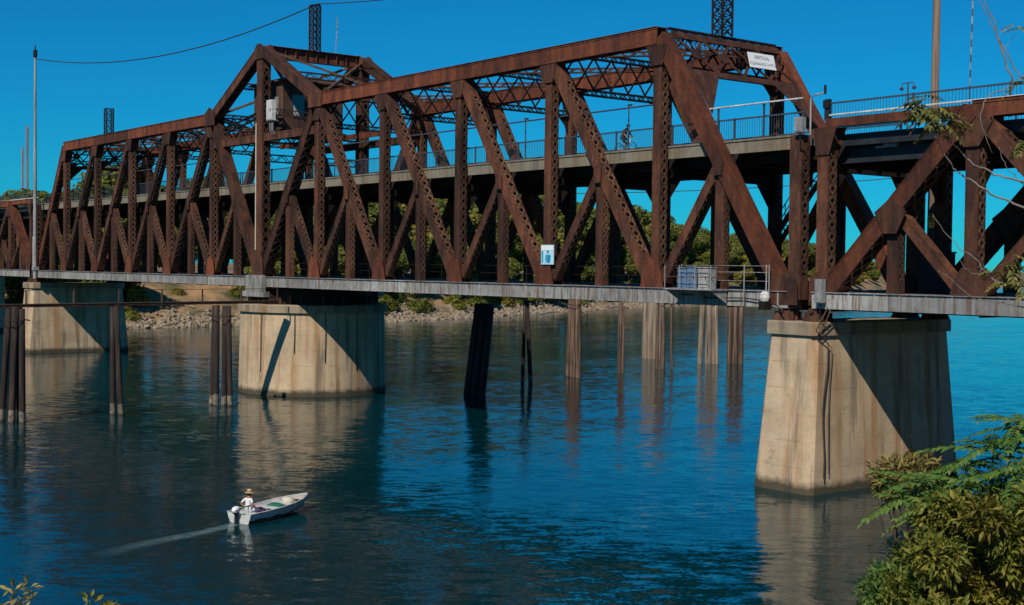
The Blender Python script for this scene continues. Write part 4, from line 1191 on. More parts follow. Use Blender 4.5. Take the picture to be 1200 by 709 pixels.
# dark relay hut and white box on the railway deck of the right span
a, b_ = aty(1080, 297, 7.9), aty(1112, 334, 7.9)
root = thing('relay_hut', 'dark relay cabinet on the railway deck of the right span', 'cabinet', ((a.x + b_.x) / 2, 8.3, 8.6))
mb = MB(); mb.box(a.x, b_.x, 7.7, 8.38, 8.605, a.z); mb.build('body', 'dark_paint_and_shade', root)
mb = MB(); mb.box(a.x - 0.06, b_.x + 0.06, 7.62, 8.39, a.z + 0.002, a.z + 0.08); mb.build('roof', 'dark_paint_and_shade', root)
mb = MB(); mb.box(a.x + 0.1, b_.x - 0.1, 7.67, 7.698, 8.75, a.z - 0.1); mb.build('door', 'dark_paint_and_shade', root); adopt(root)
a, b_ = aty(1052, 300, 0.75), aty(1059, 315, 0.75)
root = thing('white_box', 'small white box behind a short post of the right span', 'box', (a.x, 0.75, b_.z))
mb = MB(); mb.box(a.x, b_.x, 0.6, 0.8, b_.z, a.z); mb.build('body', 'white_paint', root)
mb = MB(); mb.box(a.x + 0.1, a.x + 0.16, 0.72, 0.78, 8.3, b_.z - 0.001); mb.build('stand', 'galvanised', root)
mb = MB(); mb.box(a.x + 0.02, b_.x - 0.02, 0.58, 0.598, b_.z + 0.03, a.z - 0.03); mb.build('door', 'white_paint', root); adopt(root)

# stair on the far side between the decks
root = thing('steel_stair', 'dark steel stair with handrail between the decks near the span joint', 'stair', (50, 7.9, 8.8))
s0, s1 = aty(905, 292, 8.15), aty(958, 210, 8.15)
for yy in (7.75, 8.15 + 0.25):
    mb = MB(); mb.bar((s0.x, yy, s0.z), (s1.x, yy, s1.z), YD, 0.06, 0.3); mb.build('stringer', 'rust_dark', root)
n = 16
for i in range(n):
    q = lerp(s0, s1, (i + 0.5) / n); mb = MB(); mb.box(q.x - 0.15, q.x + 0.15, 7.79, 8.36, q.z - 0.02, q.z + 0.02); mb.build('tread', 'rust_dark', root)
for yy in (7.75, 8.4):
    for hh in (0.5, 0.95):
        mb = MB(); mb.bar((s0.x, yy, s0.z + hh), (s1.x, yy, s1.z + hh), YD, 0.04, 0.04); mb.build('handrail', 'rust_dark', root)
    for i in range(6):
        q = lerp(s0, s1, i / 5); mb = MB(); mb.box(q.x - 0.02, q.x + 0.02, yy - 0.02, yy + 0.02, q.z, q.z + 0.95); mb.build('baluster', 'rust_dark', root)
adopt(root)

# ------------------------------------------------------------------ timber piles, walkway, poles
def piles(label, base, specs, top, mat='pile_wood', r_=0.19):
    root = thing('pile_cluster', label, 'piles', (base[0], base[1], 0), 'old timber pile clusters in the river')
    for i, (dx, dy, lx, ly, dt, rr) in enumerate(specs):
        mb = MB(); x, y = base[0] + dx, base[1] + dy; zt_ = top + dt
        pts = [(x - lx * 0.25, y - ly * 0.25, -1.5)] + [(x + lx * q, y + ly * q, zt_ * q) for q in (0.0, 0.33, 0.66, 1.0)]
        k = r_ * rr
        mb.tube(pts, [k * 1.06, k * 1.05, k, k * 0.97, k * 0.92], 10)
        mb.build('pile', mat, root, True)
    mb = MB(); q = specs[0]
    if len(specs) > 2:
        zz = top - 0.7; f = zz / top
        cxs = [base[0] + a[0] + a[2] * f for a in specs]; cys = [base[1] + a[1] + a[3] * f for a in specs]
        cx, cy = sum(cxs) / len(cxs), sum(cys) / len(cys); rad = max(math.hypot(a - cx, b_ - cy) for a, b_ in zip(cxs, cys)) + r_ * 1.05
        pts = [(cx + rad * math.cos(a), cy + rad * math.sin(a), zz + 0.04 * math.sin(3 * a)) for a in [i * math.pi / 10 for i in range(21)]]
        mb.tube(pts, 0.03, 5, False); mb.build('wire_binding', 'rust_dark', root)
    adopt(root); return root


def rs(*a): return a


g = atz(13, 495, 0); piles('leftmost cluster of dark timber piles under the walkway end', (g.x, g.y), [(-0.75, -0.35, 0.4, 0.3, 0, 1.0), (0.1, 0.0, 0.35, 0.1, 0.1, 1.1), (0.55, 0.5, 0.25, -0.1, 0, 1.0), (-0.3, 0.6, 0.2, -0.3, -0.1, 0.95)], 6.95)
g = atz(136, 486, 0); piles('pair of leaning timber piles under the middle of the walkway', (g.x, g.y), [(-0.25, -0.12, -0.06, 0.0, 0, 0.92), (0.32, 0.2, -0.35, -0.2, 0.05, 0.95)], 6.95)
g = atz(257, 475, 0); piles('cluster of dark piles with pale feet beside the pivot pier', (g.x, g.y), [(-0.55, -0.3, 0.15, 0.1, 0, 1.05), (-0.1, -0.2, 0.1, 0, 0.05, 1.1), (0.35, 0.2, 0.02, 0, 0, 1.05), (0.75, 0.45, -0.1, -0.1, 0, 1.0), (0, 0.6, 0.1, -0.2, 0, 1)], 6.9)
g = atz(556, 463, 0); piles('thick leaning pile cluster right of the pivot pier, bridge shade painted in as black', (g.x, g.y), [(-0.45, -0.3, 0.55, 0.55, 0, 1.1), (0.0, -0.05, 0.55, 0.5, 0, 1.15), (0.45, 0.3, 0.5, 0.45, 0, 1.1), (0.05, 0.5, 0.5, 0.3, 0, 1.0), (-0.4, 0.3, 0.5, 0.3, 0, 1.0)], 7.0, 'black', 0.3)  # timber coloured flat black to carry the shade of the bridge
g = atz(617, 450, 0); piles('two thin crossed piles right of the thick leaning pile cluster', (g.x, g.y), [(-0.3, -0.2, 0.1, 0.1, 0, 0.8), (0.3, 0.2, -0.35, -0.2, 0, 0.95)], 7.0)
g = atz(671, 442, 0); piles('pale weathered cluster of three piles left of a thin single pile', (g.x, g.y), [(-0.5, -0.2, 0.2, 0.1, 0, 0.85), (0.0, 0, 0, 0, 0, 1.2), (0.45, 0.25, -0.1, 0, 0, 1.25)], 7.2, 'pile_mid', 0.24)
g = atz(726, 437, 0); piles('thin single pile between two pale pile clusters', (g.x, g.y), [(0, 0, 0.0, 0, 0, 1.15), (0.14, 0.25, 0.05, 0, -0.4, 0.8)], 6.6, 'pile_mid')
g = atz(762, 420, 0); piles('pale bleached pile cluster partly behind a darker one', (g.x, g.y), [(-0.5, -0.3, 0, 0, 0, 1.3), (0, 0, 0, 0, 0, 1.4), (0.5, 0.3, 0, 0, 0, 1.3), (0.9, 0.6, 0, 0, 0, 1.0)], 8.0, 'pile_pale', 0.27)
g = atz(775, 432, 0); piles('darker pile cluster in front of the bleached one', (g.x, g.y), [(-0.35, -0.3, 0.1, 0, 0, 0.9), (0.15, 0, 0, 0, 0, 1.25), (0.85, 0.6, -0.15, -0.1, -0.5, 0.75)], 7.4, 'pile_mid')
g = atz(830, 426, 0); piles('pale ragged pile cluster with cross ties left of the near pier', (g.x, g.y), [(-0.7, -0.5, 0.2, 0.1, 0, 1.1), (0, 0, 0, 0, 0.1, 1.4), (0.5, 0.4, -0.1, 0, 0, 1.2), (0.9, 0.3, -0.2, 0, -0.3, 0.8)], 7.6, 'pile_pale', 0.25)
g = atz(861, 426, 0); piles('tight brown pile cluster closest to the near pier', (g.x, g.y), [(-0.45, -0.35, 0.05, 0, 0, 1.1), (0, 0, 0, 0, 0, 1.15), (0.5, 0.35, 0, 0, 0, 1.1), (0.1, 0.5, 0, 0, 0, 1.0)], 7.3, 'pile_mid', 0.25)

# fender walkway along the near piles to the pivot pier
wa, wb = Vector((9.6, -30.0, 7.05)), Vector((4.4, -1.2, 7.05))
root = thing('fender_walkway', 'narrow rusty walkway with short posts running from the left edge to the pivot pier', 'walkway', (7, -15, 7))
dr = (wb - wa).normalized(); sd = dr.cross(Vector((0, 0, 1)))
for q in (-0.18, 0.18):
    mb = MB(); mb.bar(wa + sd * q, wb + sd * q, (0, 0, 1), 0.16, 0.14); mb.build('beam', 'rust', root)
ln = (wb - wa).length; n = int(ln / 0.6)
mb0 = None
for i in range(n):
    c = wa + dr * (ln * (i + 0.5) / n) + Vector((0, 0, 0.105)); mb = MB(); mb.obox(c, dr * 0.297, sd * 0.27, Vector((0, 0, 0.024))); mb.build('plank', 'tie_wood', root)
n = 9
for i in range(n + 1):
    c = wa + dr * (ln * i / n) + sd * 0.22; mb = MB(); mb.bar(c + Vector((0, 0, -0.05)), c + Vector((0, 0, 1.0)), dr, 0.09, 0.07); mb.build('post', 'rust_lace', root)
mb = MB(); mb.tube([wa + sd * 0.22 + Vector((0, 0, 0.98)), wb + sd * 0.22 + Vector((0, 0, 0.98))], 0.018, 5); mb.build('handline', 'rust_dark', root)
adopt(root)

# timber pole and slender rod behind the right span
p0, p1 = aty(1090, 330, 10.6), aty(1098.5, -10, 10.6)
root = thing('timber_pole', 'tall brown timber pole standing behind the near pier', 'pole', (p0.x, 10.6, 0))
dz = (p1 - p0) / (p1.z - p0.z); bs = p0 - dz * (p0.z + 1.5)
mb = MB(); mb.tube([bs, p0, p1 + dz * 3.5], [0.25, 0.22, 0.17], 12); mb.build('shaft', 'pole_wood', root, True)
mb = MB(); q = p1 + dz * 2.6; mb.box(q.x - 0.9, q.x + 0.9, q.y - 0.22, q.y - 0.08 - 0.1, q.z - 0.06, q.z + 0.06); mb.build('cross_arm', 'pole_wood', root)
mb = MB(); mb.tube([bs + Vector((-0.24, 0, 2)), p0 + Vector((-0.22, 0, 0)), p1 + Vector((-0.2, 0, 0))], 0.03, 5); mb.build('ground_wire', 'black', root)
adopt(root)
p0, p1 = aty(1136.5, 100, 7.2), aty(1140.5, -8, 7.2)
root = thing('slender_mast', 'very thin banded mast behind the railing at the right', 'mast', (p0.x, 7.2, DZ + 0.13))
pts = [Vector((p0.x, 7.2, DZ + 0.1))] + [lerp(p0, p1, i / 12) for i in range(14)]
for i in range(len(pts) - 1):
    mb = MB(); mb.tube([pts[i] + (pts[i + 1] - pts[i]) * 0.003, pts[i + 1]], 0.032, 6); mb.build('segment', 'galvanised' if i % 2 else 'rust_lace', root)
adopt(root)

# ------------------------------------------------------------------ boat, boatman and wake
bs_, bw_ = atz(278, 614, 0.0), atz(366, 594, 0.0)
hd = Vector((bw_.x - bs_.x, bw_.y - bs_.y, 0)).normalized(); BL = 4.35
bo = Vector((bs_.x, bs_.y, 0)) + hd * 0.1
rg = Vector((hd.y, -hd.x, 0))                    # starboard
BM = Matrix(((hd.x, rg.x, 0, 0), (hd.y, rg.y, 0, 0), (0, 0, 1, 0), (0, 0, 0, 1))) @ Matrix.Rotation(R(-1.6), 4, 'Y')
boat = thing('motor_boat', 'small pale aluminium motor boat carrying one person across the river', 'boat', bo)
boat.rotation_euler = BM.to_euler(); boat.scale = (0.9, 0.9, 0.9)


def part(mb, name, mat, parent=boat, smooth=False):
    return mb.build(name, mat, parent, smooth)


# stations: x along the boat, half beam at gunwale, at chine, gunwale z, chine z, keel z
ST = [(0.0, 0.66, 0.52, 0.50, 0.02, -0.08), (0.9, 0.72, 0.58, 0.49, 0.0, -0.1), (1.9, 0.74, 0.58, 0.50, 0.0, -0.11), (2.8, 0.68, 0.48, 0.54, 0.03, -0.1), (3.5, 0.50, 0.28, 0.57, 0.08, -0.06), (4.0, 0.26, 0.10, 0.60, 0.18, 0.03), (BL, 0.035, 0.02, 0.63, 0.42, 0.32)]
mb = MB(); rings = []
ST = [(x, g_, c_, gz * 0.86, cz, kz) for x, g_, c_, gz, cz, kz in ST]
for x, g_, c_, gz, cz, kz in ST:
    o_ = [Vector((x, g_, gz)), Vector((x, (g_ + c_) / 2 + 0.02, (gz + cz) / 2)), Vector((x, c_, cz)), Vector((x, 0, kz)), Vector((x, -c_, cz)), Vector((x, -(g_ + c_) / 2 - 0.02, (gz + cz) / 2)), Vector((x, -g_, gz))]
    k = 0.03; gi, ci = max(0.006, g_ - k), max(0.004, c_ - k)
    i_ = [Vector((x + 0.0, -gi, gz)), Vector((x, -(gi + ci) / 2 - 0.01, (gz + cz) / 2 + 0.03)), Vector((x, -ci, cz + 0.05)), Vector((x, 0, max(kz, cz - 0.06) + 0.06)), Vector((x, ci, cz + 0.05)), Vector((x, (gi + ci) / 2 + 0.01, (gz + cz) / 2 + 0.03)), Vector((x, gi, gz))]
    rings.append(o_ + i_)
mb.rings(rings); hull = part(mb, 'hull', 'hull_alu')
mb = MB()
mb.rings([[Vector((0.001, y, z)) for y, z in ((-0.64, 0.42), (-0.5, 0.03), (0, -0.06), (0.5, 0.03), (0.64, 0.42), (0.3, 0.38), (-0.3, 0.38))], [Vector((0.05, y, z)) for y, z in ((-0.64, 0.42), (-0.5, 0.03), (0, -0.06), (0.5, 0.03), (0.64, 0.42), (0.3, 0.38), (-0.3, 0.38))]]); part(mb, 'transom', 'hull_alu')
for sg in (-1, 1):
    mb = MB(); mb.tube([Vector((x, sg * g_, gz + 0.01)) for x, g_, c_, gz, cz, kz in ST], 0.03, 6); part(mb, 'gunwale', 'hull_alu')
    mb = MB()
    for a_, b_ in zip(ST[:5], ST[1:6]):
        mb.hexa([(a_[0], sg * (a_[2] + 0.012), a_[4] + 0.02), (b_[0], sg * (b_[2] + 0.012), b_[4] + 0.02), (b_[0], sg * (b_[2] + 0.03), b_[4] + 0.02), (a_[0], sg * (a_[2] + 0.03), a_[4] + 0.02),
                 (a_[0], sg * (a_[2] + 0.045), a_[4] + 0.17), (b_[0], sg * (b_[2] + 0.06), b_[4] + 0.15), (b_[0], sg * (b_[2] + 0.078), b_[4] + 0.15), (a_[0], sg * (a_[2] + 0.063), a_[4] + 0.17)])
    part(mb, 'side_stripe', 'bottom_dark')
mb = MB(); mb.box(0.06, 3.3, -0.42, 0.42, 0.045, 0.075); part(mb, 'floor', 'boat_inside')
for x0, x1, hb in ((0.35, 0.72, 0.66), (1.75, 2.05, 0.69), (2.75, 3.0, 0.6)):
    mb = MB(); mb.box(x0, x1, -hb, hb, 0.33, 0.37); part(mb, 'thwart', 'boat_inside')
mb = MB(); mb.rings([[Vector((x, y, z)) for x, y, z in ((3.45, -0.48, 0.47), (BL - 0.08, -0.03, 0.53), (BL - 0.08, 0.03, 0.53), (3.45, 0.48, 0.47))], [Vector((x, y, z)) for x, y, z in ((3.45, -0.48, 0.495), (BL - 0.08, -0.03, 0.555), (BL - 0.08, 0.03, 0.555), (3.45, 0.48, 0.495))]]); part(mb, 'bow_deck', 'cream')
# outboard motor
mo = thing('outboard', '', ''); mo.parent = boat
for k_ in ('label', 'category'): del mo[k_]
bpy.data.objects.remove(mo)
mb = MB()


def blob(mb, secs, n=12):
    """loft of superellipse sections (x, y, z centre, half x, half y)"""
    mb.rings([[Vector((x + hx * math.copysign(abs(math.cos(a)) ** 0.7, math.cos(a)), y + hy * math.copysign(abs(math.sin(a)) ** 0.7, math.sin(a)), z)) for a in [2 * math.pi * i / n for i in range(n)]] for x, y, z, hx, hy in secs])


blob(mb, [(-0.17, 0, 0.5, 0.12, 0.10), (-0.18, 0, 0.54, 0.17, 0.13), (-0.19, 0, 0.64, 0.18, 0.135), (-0.17, 0, 0.72, 0.15, 0.11), (-0.16, 0, 0.75, 0.09, 0.07)]); mot = part(mb, 'outboard_motor', 'sign_white', smooth=True)
mb = MB(); blob(mb, [(-0.16, 0, 0.43, 0.12, 0.1), (-0.17, 0, 0.499, 0.15, 0.13)]); mb.bar((-0.16, 0, 0.45), (-0.2, 0, -0.35), (1, 0, 0), 0.14, 0.08); mb.box(-0.34, -0.06, -0.09, 0.09, -0.16, -0.14); mb.build('leg', 'black', mot)
mb = MB(); mb.box(-0.36, -0.04, -0.139, -0.132, 0.58, 0.63); mb.box(-0.36, -0.04, 0.132, 0.139, 0.58, 0.63); mb.build('stripe', 'sign_grey', mot)
mb = MB(); mb.tube([(-0.05, -0.02, 0.6), (0.25, -0.06, 0.66), (0.55, -0.12, 0.68)], [0.03, 0.025, 0.03], 8); mb.build('tiller', 'black', mot)

BW = Matrix.Translation(bo) @ BM @ Matrix.Scale(0.9, 4)


def loose(name, label, cat, mb, mat, smooth=True):
    o = mb.build(name, mat, None, smooth); o.matrix_world = BW; return tag(o, label, cat)


def sack(c, sx_, sy_, sz_, seed, n=14, m_=8):
    mb = MB(); rg_ = random.Random(seed); rings = []
    for j in range(1, m_):
        ph = math.pi * j / m_; r_ = []
        for i in range(n):
            a = 2 * math.pi * i / n; f = 1 + 0.12 * math.sin(3 * a + seed + ph * 2) + 0.06 * rg_.uniform(-1, 1)
            r_.append(Vector((c[0] + sx_ * f * math.sin(ph) ** 0.6 * math.cos(a), c[1] + sy_ * f * math.sin(ph) ** 0.6 * math.sin(a), c[2] - sz_ * math.cos(ph))))
        rings.append(r_)
    mb.rings(rings); return mb


loose('pink_bag', 'pink bag lying in the middle of the motor boat', 'bag', sack((1.55, -0.32, 0.24), 0.2, 0.26, 0.17, 1), 'pink_cloth')
loose('green_tarp', 'dark green folded tarp on the boat floor near the bow', 'tarp', sack((2.4, -0.12, 0.26), 0.32, 0.42, 0.19, 5), 'green_cloth')
loose('cream_bucket_bag', 'cream coloured bag on the boat floor ahead of the green tarp', 'bag', sack((3.2, -0.08, 0.38), 0.28, 0.34, 0.2, 9), 'cream')
loose('white_cooler', 'white bundle on the boat floor beside the boatman', 'bundle', sack((1.15, -0.28, 0.2), 0.2, 0.24, 0.15, 12), 'white_cloth')


def skin_figure(name, verts, edges, radii, mat, root_i, matrix, mats=None, subdiv=2):
    me = bpy.data.meshes.new(name); me.from_pydata(verts, edges, [])
    o = bpy.data.objects.new(name, me); col.objects.link(o); o.matrix_world = matrix
    o.modifiers.new('skin', 'SKIN').use_smooth_shade = True
    sv = me.skin_vertices[0].data if me.skin_vertices else None
    if sv is None:
        bpy.context.view_layer.objects.active = o; bpy.ops.mesh.customdata_skin_add(); sv = me.skin_vertices[0].data
    for i, r_ in enumerate(radii):
        sv[i].radius = r_ if isinstance(r_, tuple) else (r_, r_); sv[i].use_root = (i == root_i)
    md = o.modifiers.new('sub', 'SUBSURF'); md.levels = subdiv; md.render_levels = subdiv
    dg = bpy.context.evaluated_depsgraph_get(); dg.update()
    m2 = bpy.data.meshes.new_from_object(o.evaluated_get(dg)); o.modifiers.clear(); o.data = m2
    m2.materials.clear()
    for x in (mats or [mat]): m2.materials.append(MATS[x])
    for p in m2.polygons: p.use_smooth = True
    return o


def paint(o, fn):
    me = o.data
    for p in me.polygons: p.material_index = fn(p.center)


def fingers(vs, es, rs_, wrist, palm_dir, side, down, s=1.0):
    """palm, four fingers and a thumb, slightly curled, rooted at vertex `wrist`"""
    w0 = Vector(vs[wrist]); pd = Vector(palm_dir).normalized(); sd_ = Vector(side).normalized(); dn = Vector(down).normalized()
    pm = len(vs); vs.append(tuple(w0 + pd * 0.06 * s)); es.append((wrist, pm)); rs_.append((0.034 * s, 0.02 * s))
    for i, (o_, l_) in enumerate(((-0.033, 0.062), (-0.011, 0.075), (0.011, 0.07), (0.033, 0.055))):
        a = len(vs); b0 = w0 + pd * 0.09 * s + sd_ * o_ * s
        vs.append(tuple(b0)); es.append((pm, a)); rs_.append(0.0095 * s)
        vs.append(tuple(b0 + pd * l_ * 0.5 * s + dn * 0.018 * s)); es.append((a, a + 1)); rs_.append(0.009 * s)
        vs.append(tuple(b0 + pd * l_ * 0.65 * s + dn * 0.055 * s)); es.append((a + 1, a + 2)); rs_.append(0.008 * s)
    a = len(vs); vs.append(tuple(w0 + pd * 0.035 * s - sd_ * 0.045 * s + dn * 0.01)); es.append((pm, a)); rs_.append(0.011 * s)
    vs.append(tuple(w0 + pd * 0.075 * s - sd_ * 0.062 * s + dn * 0.03)); es.append((a, a + 1)); rs_.append(0.009 * s)


# seated boatman, in boat coordinates: x forward, y starboard, z up; sits on the stern thwart
vs_ = [(0.52, 0.0, 0.50), (0.53, 0.0, 0.68), (0.56, 0.0, 0.88), (0.57, 0.0, 1.00), (0.60, 0.0, 1.08), (0.63, 0.0, 1.20), (0.64, 0.0, 1.29),
       (0.56, 0.19, 0.96), (0.50, 0.29, 0.74), (0.72, 0.27, 0.60), (0.80, 0.25, 0.57),
       (0.56, -0.19, 0.96), (0.40, -0.30, 0.78), (0.46, -0.20, 0.70), (0.48, -0.155, 0.69),
       (0.58, 0.11, 0.47), (0.98, 0.17, 0.50), (1.02, 0.17, 0.12), (1.14, 0.18, 0.10),
       (0.58, -0.11, 0.47), (0.98, -0.17, 0.50), (1.02, -0.17, 0.12), (1.14, -0.18, 0.10)]
es_ = [(0, 1), (1, 2), (2, 3), (3, 4), (4, 5), (5, 6), (3, 7), (7, 8), (8, 9), (9, 10), (3, 11), (11, 12), (12, 13), (13, 14), (0, 15), (15, 16), (16, 17), (17, 18), (0, 19), (19, 20), (20, 21), (21, 22)]
rd_ = [(0.17, 0.13), (0.155, 0.115), (0.165, 0.115), (0.12, 0.09), 0.055, 0.092, 0.075, 0.065, 0.048, 0.036, 0.03, 0.065, 0.048, 0.036, 0.03, 0.085, 0.066, 0.048, 0.042, 0.085, 0.066, 0.048, 0.042]
fingers(vs_, es_, rd_, 10, (0.9, -0.1, -0.1), (0, 1, 0), (0, 0, -1)); fingers(vs_, es_, rd_, 14, (0.4, 0.4, -0.02), (0.6, -0.6, 0), (0, 0, -1))
per = skin_figure('person', vs_, es_, rd_, 'skin', 0, BW @ Matrix.Translation((0.03, 0, -0.02)) @ Matrix.Scale(0.98, 4), ['white_cloth', 'skin', 'white_cloth'])


def boatman(c):
    x, y, z = c
    if z > 1.03: return 1
    if abs(y) > 0.245 and z < 0.86: return 1
    if y < -0.13 and x < 0.72 and 0.62 < z < 0.84: return 1
    if x > 0.9 and z < 0.42: return 1
    if x > 0.68 and y > 0.2 and z > 0.545: return 1
    return 0


paint(per, boatman)
tag(per, 'person in a white shirt and straw hat seated at the stern of the boat', 'person')
hat = MB(); c0 = Vector((0.64, 0, 1.27))
prof = [(0.21, -0.025), (0.195, 0.0), (0.13, 0.02), (0.115, 0.06), (0.105, 0.11), (0.07, 0.135), (0.01, 0.14)]
hat.rings([[c0 + Vector((r_ * math.cos(a), r_ * 0.92 * math.sin(a), z + 0.02 * math.cos(2 * a) * (r_ > 0.2))) for a in [2 * math.pi * i / 20 for i in range(20)]] for r_, z in prof])
o = hat.build('straw_hat', 'straw', per, True)
hb = MB(); hb.rings([[c0 + Vector((r_ * math.cos(a), r_ * 0.92 * math.sin(a), z)) for a in [2 * math.pi * i / 20 for i in range(20)]] for r_, z in ((0.134, 0.02), (0.122, 0.05))]); hb.build('hat_band', 'hair', o)
hr = MB(); hr.rings([[Vector((0.615 + r_ * math.cos(a), r_ * 0.95 * math.sin(a), z)) for a in [2 * math.pi * i / 14 for i in range(14)]] for r_, z in ((0.07, 1.12), (0.098, 1.17), (0.103, 1.24), (0.09, 1.29))]); hr.build('hair', 'hair', per, True)
for sg in (-1, 1):
    e = MB(); e.rings([[Vector((0.63 + 0.022 * math.cos(a), sg * (0.092 + dy), 1.2 + 0.034 * math.sin(a))) for a in [2 * math.pi * i / 10 for i in range(10)]] for dy in (0.0, 0.018)]); e.build('ear', 'skin', per, True)
e = MB(); e.rings([[Vector((0.715, y, z)) for y, z in ((-0.014, 1.18), (0.014, 1.18), (0.008, 1.225), (-0.008, 1.225))], [Vector((0.745, y, z)) for y, z in ((-0.008, 1.182), (0.008, 1.182), (0.003, 1.2), (-0.003, 1.2))]]); e.build('nose', 'skin', per, True)

# wake: low foam trail behind the boat
mb = MB(); L0 = bo - hd * 0.2
prevw = None; n = 26
for i in range(n + 1):
    t_ = i / n; c = L0 - hd * (6.8 * t_) + rg * (0.10 * math.sin(t_ * 7)); wd = 0.32 + 0.42 * t_ * (1 - 0.35 * t_)
    for j in range(5):
        q = (j / 4 - 0.5) * 2
        mb.v.append(tuple(c + rg * (q * wd) + Vector((0, 0, 0.012 + 0.03 * (1 - q * q) * (1 - t_) * (0.6 + 0.4 * math.sin(i * 1.7))))))
for i in range(n):
    for j in range(4):
        a = i * 5 + j; mb.f.append((a, a + 1, a + 6, a + 5)); mb.m.append(0)
o = mb.build('boat_wake', 'foam', None, True)
at_ = o.data.attributes.new('foam_amount', 'FLOAT', 'POINT')
at_.data.foreach_set('value', [(1 - ((j / 4 - 0.5) * 2) ** 2) ** 0.8 * 0.75 * (1 - i / n) ** 0.8 for i in range(n + 1) for j in range(5)])
o['kind'] = 'stuff'; o['label'] = 'pale foam wake trailing behind the motor boat'; o['category'] = 'wake'

# ------------------------------------------------------------------ cyclist on the upper deck
cb_ = aty(733, 170, 1.35)
CX = cb_.x; CZ = DZ + 0.13
bike = thing('bicycle', 'dark bicycle ridden along the upper deck behind the railing', 'bicycle', (CX, 1.35, CZ))


def wheel(x):
    mb = MB(); pts = [(CX + x + 0.33 * math.cos(a), 1.35, CZ + 0.345 + 0.33 * math.sin(a)) for a in [2 * math.pi * i / 24 for i in range(25)]]
    mb.tube(pts, 0.02, 6, False); wl = mb.build('wheel', 'black', bike)
    mb = MB()
    for i in range(10):
        a = 2 * math.pi * i / 10; mb.bar((CX + x, 1.35, CZ + 0.345), (CX + x + 0.32 * math.cos(a), 1.35, CZ + 0.345 + 0.32 * math.sin(a)), YD, 0.006, 0.006)
    mb.build('spokes', 'galvanised', wl, kind='stuff')


wheel(-0.52); wheel(0.52)
bp = lambda x, z, y=1.35: Vector((CX + x, y, CZ + z))
mb = MB()
for a, b_ in (((-0.52, 0.345), (-0.1, 0.3)), ((-0.52, 0.345), (-0.2, 0.78)), ((-0.1, 0.3), (-0.23, 0.88)), ((-0.1, 0.3), (0.36, 0.72)), ((-0.19, 0.76), (0.33, 0.82)), ((0.36, 0.68), (0.33, 0.95)), ((0.36, 0.7), (0.52, 0.345))):
    mb.tube([bp(*a), bp(*b_)], 0.018, 6)
mb.build('frame', 'sign_pale', bike)
mb = MB(); mb.box(CX - 0.36, CX - 0.1, 1.28, 1.42, CZ + 0.88, CZ + 0.93); mb.build('saddle', 'black', bike)
mb = MB(); mb.tube([bp(0.28, 0.98, 1.08), bp(0.34, 0.97, 1.2), bp(0.34, 0.96, 1.5), bp(0.28, 0.98, 1.62)], 0.015, 6); mb.build('handlebar', 'black', bike)
mb = MB(); mb.bar(bp(-0.1, 0.3, 1.26), bp(0.05, 0.2, 1.26), YD, 0.02, 0.025); mb.box(CX + 0.0, CX + 0.1, 1.18, 1.26, CZ + 0.18, CZ + 0.2); mb.bar(bp(-0.1, 0.3, 1.44), bp(-0.25, 0.4, 1.44), YD, 0.02, 0.025); mb.build('crank', 'black', bike)
adopt(bike)
vs_ = [(-0.22, 0, 0.98), (-0.12, 0, 1.15), (0.0, 0, 1.30), (0.08, 0, 1.37), (0.14, 0, 1.43), (0.19, 0, 1.50), (0.21, 0, 1.57),
       (0.06, 0.18, 1.33), (0.14, 0.24, 1.12), (0.26, 0.25, 1.01), (0.28, 0.25, 1.005),
       (0.06, -0.18, 1.33), (0.14, -0.24, 1.12), (0.26, -0.25, 1.01), (0.28, -0.25, 1.005),
       (-0.2, 0.1, 0.95), (0.14, 0.12, 0.78), (-0.18, 0.11, 0.48), (-0.13, 0.12, 0.42),
       (-0.2, -0.1, 0.95), (0.16, -0.12, 0.64), (0.02, -0.12, 0.26), (0.12, -0.13, 0.23)]
rd_ = [(0.14, 0.12), (0.14, 0.11), (0.15, 0.1), (0.1, 0.08), 0.05, 0.085, 0.07, 0.06, 0.045, 0.034, 0.03, 0.06, 0.045, 0.034, 0.03, 0.085, 0.06, 0.043, 0.04, 0.085, 0.06, 0.043, 0.04]
es2 = [(0, 1), (1, 2), (2, 3), (3, 4), (4, 5), (5, 6), (3, 7), (7, 8), (8, 9), (9, 10), (3, 11), (11, 12), (12, 13), (13, 14), (0, 15), (15, 16), (16, 17), (17, 18), (0, 19), (19, 20), (20, 21), (21, 22)]
fingers(vs_, es2, rd_, 10, (0.8, 0, -0.2), (0, 1, 0), (0, 0, -1)); fingers(vs_, es2, rd_, 14, (0.8, 0, -0.2), (0, -1, 0), (0, 0, -1))
rid = skin_figure('person', vs_, es2, rd_, 'dark_cloth', 0, Matrix.Translation((CX, 1.35, CZ)), ['dark_cloth', 'skin', 'maroon_cloth'])
paint(rid, lambda c: 1 if c.z > 1.45 else (1 if (abs(c.y) > 0.2 and c.z < 1.12) else (1 if c.z < 0.6 and c.z > 0.3 else (2 if c.z > 0.98 and abs(c.y) < 0.26 else 0))))
tag(rid, 'person in dark clothes leaning over the handlebars of a bicycle', 'person')
hl = MB(); hl.rings([[Vector((0.2 + r_ * 1.15 * math.cos(a), r_ * math.sin(a), 1.57 + z)) for a in [2 * math.pi * i / 16 for i in range(16)]] for r_, z in ((0.1, -0.03), (0.105, 0.01), (0.085, 0.06), (0.03, 0.085))]); hl.build('helmet', 'black', rid, True)

# ------------------------------------------------------------------ far trees
def unit(rg_):
    while True:
        q = Vector((rg_.uniform(-1, 1), rg_.uniform(-1, 1), rg_.uniform(-1, 1)))
        if 0.05 < q.length < 1: return q.normalized()


